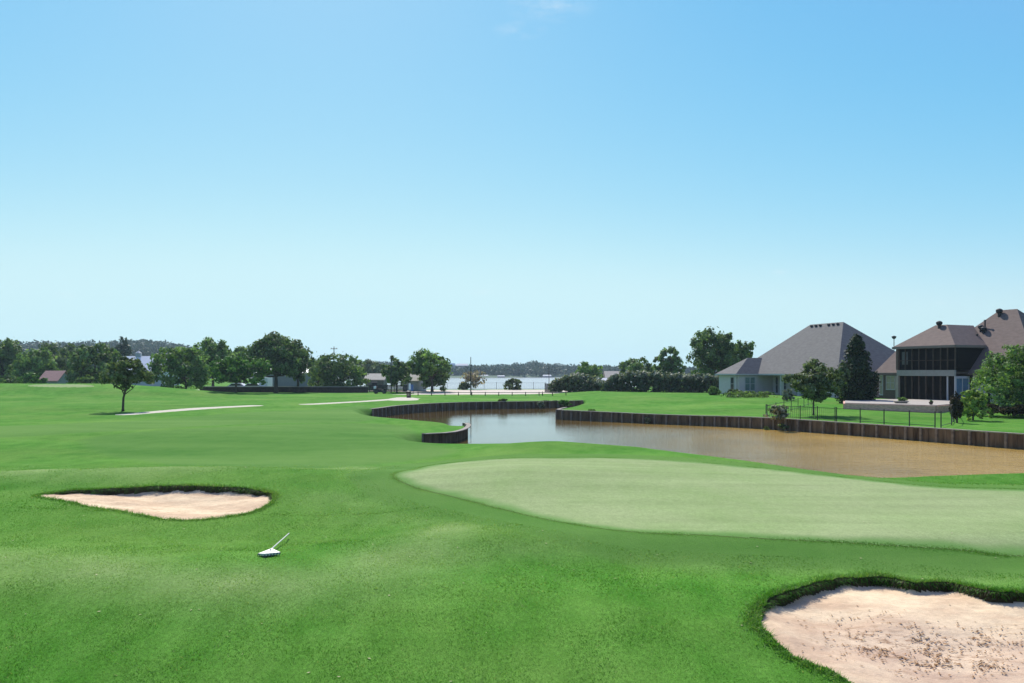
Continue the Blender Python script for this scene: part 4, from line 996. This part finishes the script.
# ---- low wall, left
w0, w1 = PX(200, 131), PX(368, 131)
lw = empty('low_wall', (w0[0], w0[1], gz0(*w0)), 'long low dark brick wall with pale coping behind the fairway', 'wall')
b, c = MB(), MB(); zc = .82
b.bar((w0[0], w0[1], zc + .35), (w1[0], w1[1], zc + .35), .3, 1.1); c.bar((w0[0], w0[1], zc + .96), (w1[0], w1[1], zc + .96), .42, .12)
rel(b, lw).build('brick_face', mat('dark_brick', (.060, .040, .032), .95, .35, 4, .3), lw); rel(c, lw).build('coping', mat('coping', (.30, .27, .24), .9, .12, 2), lw)
w0, w1 = PX(369, 133), PX(407, 132)
df = empty('slat_fence', (w0[0], w0[1], gz0(*w0)), 'dark slatted fence between the low wall and the grey shed', 'fence')
b = MB()
for i in range(46):
    t0 = i / 45; a = (w0[0] + (w1[0] - w0[0]) * t0, w0[1] + (w1[1] - w0[1]) * t0); b.box((a[0], a[1], .82 + .6), (.10, .03, 1.3))
for k in (.35, 1.05): b.bar((w0[0], w0[1] + .04, .82 + k), (w1[0], w1[1] + .04, .82 + k), .04, .1)
rel(b, df).build('slats', mat('fence_dark', (.035, .035, .032), .9, .2, 5), df)
for i in range(4):
    t0 = i / 3; a = (w0[0] + (w1[0] - w0[0]) * t0, w0[1] + .12 + (w1[1] - w0[1]) * t0); q = MB(); q.box((a[0], a[1], .82 + .65), (.1, .1, 1.45)); rel(q, df).build('post', POSTM, df)

# ---- low timber rail in front of the road
rf = empty('timber_rail', (*PX(420, 112), gz0(*PX(420, 112))), 'low timber rail on short posts between the lawn and the sandy road', 'rail')
q0, q1 = PX(418, 113), PX(566, 113); n = 11; b = MB()
for i in range(n):
    t0, t1 = i / n, (i + 1) / n; a = q0[0] + (q1[0] - q0[0]) * t0; c = q0[0] + (q1[0] - q0[0]) * t1
    b.bar((a, 113, gz0(a, 113) + .46), (c, 113, gz0(c, 113) + .46), .07, .08)
rel(b, rf).build('rail', CAPM, rf)
for i in range(n + 1):
    a = q0[0] + (q1[0] - q0[0]) * i / n; q = MB(); q.box((a, 113.09, gz0(a, 113) + .24), (.12, .12, .62)); rel(q, rf).build('post', WOOD, rf)

# ---- poles and lamps
def pole(px, D, top, label, name='utility_pole', lamp=False, r=.09, arm=False):
    X_ = (px - 512) / F * D; zb = gz0(X_, D); zt = CZ + (HORIZ - top) / F * D
    root = empty(name, (X_, D, zb), label, 'lamp post' if lamp else 'pole')
    b = MB(); b.tube([(0, 0, -.2), (0, 0, (zt - zb) * .5), (0, 0, zt - zb)], [r, r * .85, r * .6], 10); b.build('pole', mat('pole_dark', (.045, .042, .04), .8, .2, 3), root)
    if lamp:
        b = MB(); b.tube([(0, 0, zt - zb), (0, 0, zt - zb + .12), (0, 0, zt - zb + .36), (0, 0, zt - zb + .46)], [.10, .26, .32, .10], 12); b.build('lamp_head', VENT, root)
    if arm:
        b = MB(); b.box((0, 0, zt - zb - .5), (1.5, .1, .12)); b.box((-.6, 0, zt - zb - .36), (.08, .08, .18)); b.box((.6, 0, zt - zb - .36), (.08, .08, .18)); b.build('crossarm', WOOD, root)
    return root
pole(470.8, 118, 357, 'tall thin dark pole standing before the sandy road and lake')
pole(391, 126, 356, 'thin dark pole before the dark upright tree between the sheds', r=.08)
pole(334, 175, 346.5, 'utility pole with crossarm rising behind the bushy round tree', arm=True, r=.14)
pole(549, 152, 366, 'thin grey post by the lake left of the oleander hedge', r=.07)
pole(542.5, 114, 391.5, 'short dark marker post at the right end of the timber rail', r=.08, name='marker_post')
pole(894, 112, 339, 'street lamp seen between the two house roofs', 'street_lamp', True, r=.08)
pole(141, 260, 352, 'thin mast behind the white barn', r=.1)

# ---- small buildings
def shed(px0, px1, D, eave, ridge, label, wm, rm, name='shed', depth=6.0, win=True, over=.3, rot=0.0, gable='x', cupola=False, cat='building'):
    xa, xb = (px0 - 512) / F * D, (px1 - 512) / F * D; cx = (xa + xb) / 2; W = xb - xa
    zb = gz0(cx, D); ze = CZ + (HORIZ - eave) / F * D; zr = CZ + (HORIZ - ridge) / F * D; he, hr = ze - zb, zr - zb
    root = empty(name, (cx, D, zb), label, cat, 'buildings beyond the golf course'); root.rotation_euler = (0, 0, rot)
    b = MB(); w, d = W / 2 - over, depth / 2 - over
    if gable == 'x':    # ridge runs left-right
        b.add([(-w, -d, -.3), (w, -d, -.3), (w, d, -.3), (-w, d, -.3), (-w, -d, he), (w, -d, he), (w, d, he), (-w, d, he), (-w, 0, hr - .15), (w, 0, hr - .15)],
              [(0, 1, 5, 4), (2, 3, 7, 6), (1, 2, 6, 9, 5), (3, 0, 4, 8, 7), (3, 2, 1, 0)])
    else:
        b.add([(-w, -d, -.3), (w, -d, -.3), (w, d, -.3), (-w, d, -.3), (-w, -d, he), (w, -d, he), (w, d, he), (-w, d, he), (0, -d, hr - .15), (0, d, hr - .15)],
              [(0, 1, 5, 8, 4), (2, 3, 7, 9, 6), (1, 2, 6, 5), (3, 0, 4, 7), (3, 2, 1, 0)])
    b.build('wall', wm, root)
    b = MB(); W2, D2 = W / 2, depth / 2; dz = (hr - he) / (depth / 2 if gable == 'x' else W / 2) * over
    if gable == 'x':
        b.slab([(-W2, -D2, he - dz + .12), (W2, -D2, he - dz + .12), (W2, 0, hr + .1), (-W2, 0, hr + .1)], .12); b.slab([(-W2, 0, hr + .1), (W2, 0, hr + .1), (W2, D2, he - dz + .12), (-W2, D2, he - dz + .12)], .12)
    else:
        b.slab([(-W2, -D2, he - dz + .12), (0, -D2, hr + .1), (0, D2, hr + .1), (-W2, D2, he - dz + .12)], .12); b.slab([(0, -D2, hr + .1), (W2, -D2, he - dz + .12), (W2, D2, he - dz + .12), (0, D2, hr + .1)], .12)
    ro = b.build('roof', rm, root)
    if win:
        k = max(1, int(W / 4))
        for i in range(k):
            xx = -w + (i + .5) * 2 * w / k
            g = MB(); g.box((xx, -d - .03, he * .55), (min(1.1, W * .22), .05, he * .38)); wi = g.build('window', GLASS, root)
            g = MB(); g.box((xx, -d - .05, he * .55 - he * .19 - .04), (min(1.3, W * .26), .1, .08)); g.box((xx, -d - .05, he * .55 + he * .19 + .04), (min(1.3, W * .26), .1, .08)); g.build('frame', TRIM, wi)
    if cupola:
        g = MB(); g.box((-W * .12, 0, hr + .4), (1.1, 1.1, .9)); g.tube([(-W * .12, 0, hr + .8), (-W * .12, 0, hr + 1.4)], [.8, .05], 8); g.build('cupola', mat('cupola_grey', (.32, .34, .36), .6, .1, 3), ro)
    return root
WM = mat('white_metal_roof', (.78, .76, .74), .5, .04, 2)
shed(118, 172, 195, 374, 356.5, 'white metal roofed barn with a small cupola between the left trees', mat('barn_white', (.55, .57, .58), .8, .05, 2), WM, 'barn', 11, cupola=True, cat='barn')
shed(45.5, 66, 140, 380.3, 371.2, 'small cottage with a reddish brown roof among the left trees', mat('cottage_grey', (.28, .29, .31), .8, .1, 2), mat('red_roof', (.36, .21, .17), .9, .1, 3), 'cottage', 5, cat='cottage')
shed(262, 323, 165, 373, 364.5, 'long grey green warehouse with a white roof behind the big dark tree', mat('metal_siding', (.21, .25, .24), .6, .10, 6, stretch=(6, 6, .1)), WM, 'warehouse', 14, win=False, cat='warehouse')
shed(366, 387, 152, 379.5, 374, 'green walled shed with a tan roof behind the dark slatted fence', mat('green_wall', (.075, .10, .075), .8, .1, 2), mat('tan_roof', (.38, .35, .28), .9, .1, 3), 'shed', 5, gable='x')
shed(405.5, 424, 140, 380.5, 374, 'small pale grey shed with a tan roof beside the large oak', mat('shed_grey', (.30, .34, .34), .8, .1, 2), mat('tan_roof', (.38, .35, .28), .9, .1, 3), 'shed', 5, rot=-.25)
shed(593, 607, 150, 384.5, 378.5, 'small white roofed outbuilding in the gap between the two hedges', WHITE, WM, 'outbuilding', 4)
shed(604, 624, 200, 379, 371.5, 'tan roofed house behind the gap in the hedges', mat('tan_wall', (.40, .35, .29), .9, .1, 2), mat('tan_roof2', (.42, .37, .30), .9, .1, 3), 'far_house', 7, cat='house')
# across the lake
fz = mat('far_white', (.62, .60, .58), .8, .05, .1)
def far_b(px, w, D, y0, y1, label, name, cat):
    X_ = (px - 512) / F * D; W = w / F * D; z0 = CZ + (HORIZ - y0) / F * D; z1 = CZ + (HORIZ - y1) / F * D
    root = empty(name, (X_, D, z0), label, cat, 'buildings across the lake'); h = z1 - z0
    b = MB(); b.box((0, 0, h * .32), (W * .92, W * .4, h * .64)); b.build('wall', mat('far_wall', (.42, .36, .32), .9, .1, .1), root)
    b = MB(); b.slab([(-W / 2, -W * .25, h * .64), (W / 2, -W * .25, h * .64), (W * .42, 0, h), (-W * .42, 0, h)], .3); b.slab([(-W * .42, 0, h), (W * .42, 0, h), (W / 2, W * .25, h * .64), (-W / 2, W * .25, h * .64)], .3); b.build('roof', fz, root)
far_b(452, 7, 790, 369, 363.3, 'pale house on the far hill left of the tall thin pole', 'far_house', 'house')
far_b(462, 13, 800, 369, 363.6, 'wide pale roofed building on the far hill behind the tall thin pole', 'far_house', 'house')
far_b(484.5, 8, 728, 377.5, 374.8, 'white roofed boathouse at the far waterline right of the tall thin pole', 'boathouse', 'boathouse')
far_b(501, 8, 730, 377.6, 375.4, 'lower white roofed boathouse at the far waterline above the round bush', 'boathouse', 'boathouse')
far_b(547, 9, 730, 377.6, 374.8, 'pale boathouse at the far waterline just left of the oleander hedge', 'boathouse', 'boathouse')
far_b(553.5, 3, 800, 371, 368.3, 'tiny white house in the woods across the lake', 'far_house', 'house')

# ---- vehicles and small things behind the wall
def car(px, D, label, wid=4.3, m=None):
    X_ = (px - 512) / F * D; root = empty('parked_car', (X_, D, gz0(X_, D)), label, 'car')
    b = MB(); prof = [(-2.1, .35), (-2.12, .75), (-1.5, .9), (-.9, 1.38), (.7, 1.4), (1.4, .95), (2.05, .85), (2.12, .35)]
    n = len(prof); b.add([(a, -.85, z) for a, z in prof] + [(a, .85, z) for a, z in prof], [tuple(range(n)), tuple(range(2 * n - 1, n - 1, -1))] + [(i, i + n, (i + 1) % n + n, (i + 1) % n) for i in range(n)])
    b.build('body', m or mat('white_paint', (.75, .75, .76), .3, .02, 2, spec=.5), root)
    b = MB(); b.add([(-1.3, -.87, .92), (-.85, -.87, 1.3), (.62, -.87, 1.3), (1.2, -.87, .95), (-1.3, .87, .92), (-.85, .87, 1.3), (.62, .87, 1.3), (1.2, .87, .95)], [(0, 3, 2, 1), (4, 5, 6, 7), (0, 1, 5, 4), (1, 2, 6, 5), (2, 3, 7, 6), (3, 0, 4, 7)]); b.build('window', GLASS, root)
    for a in (-1.3, 1.3):
        for s in (-.86, .86):
            b = MB(); b.tube([(a, s - .1, .33), (a, s + .1, .33)], [.33, .33], 14); b.build('wheel', IRON, root)
    return root
car(254, 140, 'white car parked behind the low wall left of the white trailer')
car(238, 141, 'white car parked beneath the bright green low tree')
X_, D = PX(265.7, 141); t = empty('box_trailer', (X_, D, gz0(X_, D)), 'white box trailer standing at the left end of the warehouse', 'trailer')
b = MB(); b.box((0, 0, 1.45), (1.5, 3.0, 1.9)); b.build('box', mat('white_paint', (.75, .75, .76), .3, .02, 2), t)
b = MB(); b.box((0, 0, .44), (1.4, 2.9, .1)); b.box((0, -1.9, .44), (.12, 1.0, .1)); b.build('chassis', IRON, t)
for s in (-.7, .7):
    b = MB(); b.tube([(s - .09, 0, .34), (s + .09, 0, .34)], [.34, .34], 14); b.build('wheel', IRON, t)
# golf cart, small and dark, with a white bag
X_, D = PX(380, 126); t = empty('golf_cart', (X_, D, gz0(X_, D)), 'small dark cart carrying a white bag parked before the slatted fence', 'golf cart')
b = MB(); b.box((0, 0, .42), (1.9, 1.0, .3)); b.box((.8, 0, .68), (.3, .95, .3)); b.box((-.75, 0, .65), (.5, .95, .2)); b.build('body', VENT, t)
b = MB(); b.box((-.1, 0, .66), (.6, .9, .18)); b.box((-.42, 0, .92), (.12, .9, .4)); b.build('seat', DARKW, t)
b = MB(); b.tube([(-.72, -.2, .74), (-.74, -.2, .95), (-.80, -.2, 1.2)], [.2, .24, .17], 10); b.build('bag', mat('white_cloth', (.75, .75, .75), .8, .05, 3), t)
for a in (-.62, .68):
    for s in (-.5, .5):
        q = MB(); q.tube([(a, s - .08, .24), (a, s + .08, .24)], [.24, .24], 14); q.build('wheel', IRON, t)
b = MB(); b.tube([(.45, -.2, .6), (.3, -.2, 1.0)], [.02, .02], 6); b.build('steering_column', IRON, t)
# brown bin with a tan front on the end of the path
X_, D = at(408.7, 397.6); t = empty('litter_bin', (X_, D, gz0(X_, D)), 'dark brown bin standing on the pale end of the cart path', 'litter bin')
b = MB(); b.tube([(0, 0, -.02), (0, 0, .05), (0, 0, .74)], [.26, .28, .30], 12); b.build('barrel', DARKW, t)
b = MB(); b.tube([(0, 0, .745), (0, 0, .82), (0, 0, .88)], [.33, .33, .12], 12); b.build('lid', mat('bin_lid', (.10, .09, .08), .6, .2, 4), t)
b = MB(); b.box((0, -.285, .38), (.26, .03, .28)); b.build('panel', TANW, t)
# blue and white board
X_, D = PX(410.5, 124); t = empty('sign_board', (X_, D, gz0(X_, D)), 'narrow blue and white upright board behind the brown bin', 'sign')
b = MB(); b.box((-.12, 0, 1.15), (.34, .06, .95)); b.build('board', mat('sign_white', (.62, .70, .76), .6, .05, 3), t)
b = MB(); b.box((.25, 0, .95), (.38, .06, 1.0)); b.build('board', mat('sign_blue', (.06, .13, .30), .6, .05, 3), t)
for a in (-.24, .40):
    b = MB(); b.box((a, .06, .6), (.06, .05, 1.6)); b.build('post', IRON, t)

# ---- bunker rake lying on the grass
ra = at(269, 556.5); re = at(289, 538.5)
zr = gz(*ra); t = empty('bunker_rake', (ra[0], ra[1], zr), 'white headed bunker rake lying on the grass below the left bunker', 'rake')
WPL = mat('white_plastic', (.52, .52, .46), .45, .03, 4)
def L3(p, h): return (p[0] - ra[0], p[1] - ra[1], gz(*p) - zr + h)
b = MB(); hw_ = .18
b.add([(-hw_, -.02, .05), (-.03, -.13, .07), (hw_, .05, .055), (0.0, .16, .10), (-hw_, -.02, .02), (-.03, -.13, .03), (hw_, .05, .02), (0.0, .16, .05)],
      [(0, 1, 2, 3), (7, 6, 5, 4), (0, 4, 5, 1), (1, 5, 6, 2), (2, 6, 7, 3), (3, 7, 4, 0)])
b.build('head', WPL, t)
b = MB()
for i in range(11):
    s = i / 10
    x_, y_ = (-hw_ + .2 * s / .5, -.02 - .11 * s / .5) if s < .5 else (-.03 + (hw_ + .03) * (s - .5) * 2, -.13 + .18 * (s - .5) * 2)
    b.tube([(x_, y_, .05), (x_ - .01, y_ - .015, -.02)], [.010, .005], 6)
b.build('teeth', mat('grey_plastic', (.08, .08, .08), .5, .1, 4), t)
b = MB(); m1 = (ra[0] * .75 + re[0] * .25, ra[1] * .75 + re[1] * .25); m2 = (ra[0] * .4 + re[0] * .6, ra[1] * .4 + re[1] * .6)
h0_, h1_ = L3((ra[0], ra[1] + .1), .09), L3(re, .10)
b.tube([h0_, h1_], [.013, .013], 8); b.build('handle', WPL, t)

# ------------------------------------------------------------------ sky, sun, haze, camera
EL, AZ = 46.0, -14.0                   # sun ahead of the camera, a little to the left
w = bpy.data.worlds.new('World'); sc.world = w; w.use_nodes = True
nt = w.node_tree; nt.nodes.clear(); N, L = nt.nodes, nt.links
out = N.new('ShaderNodeOutputWorld'); bg = N.new('ShaderNodeBackground'); sky = N.new('ShaderNodeTexSky')
sky.sky_type = 'NISHITA'; sky.sun_disc = False; sky.sun_elevation = math.radians(EL); sky.sun_rotation = math.radians(AZ)
sky.air_density = 1.0; sky.dust_density = .3; sky.ozone_density = 1.6; sky.altitude = 0
tint = N.new('ShaderNodeMix'); tint.data_type = 'RGBA'; tint.blend_type = 'MULTIPLY'; tint.inputs[0].default_value = 1.0
tint.inputs[7].default_value = (.75, 1.0, .98, 1)
L.new(sky.outputs[0], tint.inputs[6])
sep = N.new('ShaderNodeSeparateColor'); cmb = N.new('ShaderNodeCombineColor'); L.new(tint.outputs[2], sep.inputs[0])
for i_, (mid_, out_, e_) in enumerate(((2.9, 2.80, 1.45), (5.5, 5.55, .70), (7.9, 7.6, .28))):   # clear summer blue paling slowly to the horizon
    m1_ = N.new('ShaderNodeMath'); m1_.operation = 'DIVIDE'; m1_.inputs[1].default_value = mid_; L.new(sep.outputs[i_], m1_.inputs[0])
    m2_ = N.new('ShaderNodeMath'); m2_.operation = 'POWER'; m2_.inputs[1].default_value = e_; L.new(m1_.outputs[0], m2_.inputs[0])
    m3_ = N.new('ShaderNodeMath'); m3_.operation = 'MULTIPLY'; m3_.inputs[1].default_value = out_; L.new(m2_.outputs[0], m3_.inputs[0])
    if i_ == 0:                         # red stays between the deep blue overhead and the pale horizon
        m4_ = N.new('ShaderNodeMath'); m4_.operation = 'SMOOTH_MIN'; m4_.inputs[1].default_value = 5.0; m4_.inputs[2].default_value = 2.2; L.new(m3_.outputs[0], m4_.inputs[0])
        m3_ = N.new('ShaderNodeMath'); m3_.operation = 'SMOOTH_MAX'; m3_.inputs[1].default_value = 1.5; m3_.inputs[2].default_value = .3; L.new(m4_.outputs[0], m3_.inputs[0])
    else:
        m4_ = N.new('ShaderNodeMath'); m4_.operation = 'SMOOTH_MIN'; m4_.inputs[1].default_value = (0, 7.15, 7.6)[i_]; m4_.inputs[2].default_value = 1.0; L.new(m3_.outputs[0], m4_.inputs[0]); m3_ = m4_
    L.new(m3_.outputs[0], cmb.inputs[i_])
tcw = N.new('ShaderNodeTexCoord'); mpw = N.new('ShaderNodeMapping'); mpw.inputs['Scale'].default_value = (1, 1, 3.2); L.new(tcw.outputs['Generated'], mpw.inputs[0])
cl1 = noise_node(N, L, mpw.outputs[0], 26, 7, .65); acc = None
for cpx, cpy, sz in ((552, 6, .060), (482, 292, .018), (780, 272, .014), (940, 303, .009), (362, 294, .012), (66, 295, .014), (520, 30, .035)):   # thin wisps of cloud
    dv = Vector(((cpx - 512) / F, 1, (HORIZ - cpy) / F)).normalized(); dist_ = N.new('ShaderNodeVectorMath'); dist_.operation = 'DISTANCE'
    dist_.inputs[1].default_value = (dv.x, dv.y, dv.z * 3.2); L.new(mpw.outputs[0], dist_.inputs[0])
    mk = rng_node(N, L, dist_.outputs['Value'], 0, sz, 1, 0)
    if acc is None: acc = mk
    else:
        a2 = N.new('ShaderNodeMath'); a2.operation = 'MAXIMUM'; L.new(acc.outputs[0], a2.inputs[0]); L.new(mk.outputs[0], a2.inputs[1]); acc = a2
nm_ = rng_node(N, L, cl1.outputs[0], .42, .72, 0, .34); clm = N.new('ShaderNodeMath'); clm.operation = 'MULTIPLY'; L.new(nm_.outputs[0], clm.inputs[0]); L.new(acc.outputs[0], clm.inputs[1])
cmix = mix_node(N, L, clm.outputs[0], cmb.outputs[0], (7.0, 7.5, 7.8)); L.new(cmix.outputs[2], bg.inputs[0]); L.new(bg.outputs[0], out.inputs[0]); bg.inputs[1].default_value = .0935
sl = bpy.data.lights.new('sun', 'SUN'); sl.energy = 4.7; sl.angle = math.radians(.53); sl.color = (1, .955, .88)
so = bpy.data.objects.new('sun', sl); COL.objects.link(so)
d = Vector((math.sin(math.radians(AZ)) * math.cos(math.radians(EL)), math.cos(math.radians(AZ)) * math.cos(math.radians(EL)), math.sin(math.radians(EL))))
so.rotation_euler = d.to_track_quat('Z', 'Y').to_euler(); so.location = (0, 0, 60)

HAZE = True
if HAZE:
    hm = bpy.data.materials.new('haze'); nt, N, L = nodes(hm)
    out = N.new('ShaderNodeOutputMaterial'); pv = N.new('ShaderNodeVolumePrincipled'); pv.inputs['Color'].default_value = (.62, .80, .95, 1); pv.inputs['Density'].default_value = .0002; pv.inputs['Anisotropy'].default_value = .3
    L.new(pv.outputs[0], out.inputs['Volume'])
    b = MB(); b.box((0, 0, 31.5), (6800, 6800, 75)); o = b.build('haze', hm); tag(o, 'thin pale blue summer haze', 'haze', kind='stuff')

cam = bpy.data.cameras.new('camera'); co = bpy.data.objects.new('camera', cam); COL.objects.link(co)
co.location = (0, 0, CZ); co.rotation_euler = (math.radians(90), 0, 0)
cam.sensor_width = 36; cam.lens = 36 * F / 1024; cam.shift_y = (HORIZ - 341.5) / 1024; cam.clip_end = 9000; cam.clip_start = .1
sc.camera = co
vs = sc.view_settings; vs.view_transform = 'Standard'; vs.look = 'None'; vs.gamma = 1; vs.exposure = .42; vs.use_curve_mapping = False
sc.cycles.max_bounces = 6; sc.cycles.transparent_max_bounces = 8; sc.cycles.volume_bounces = 0
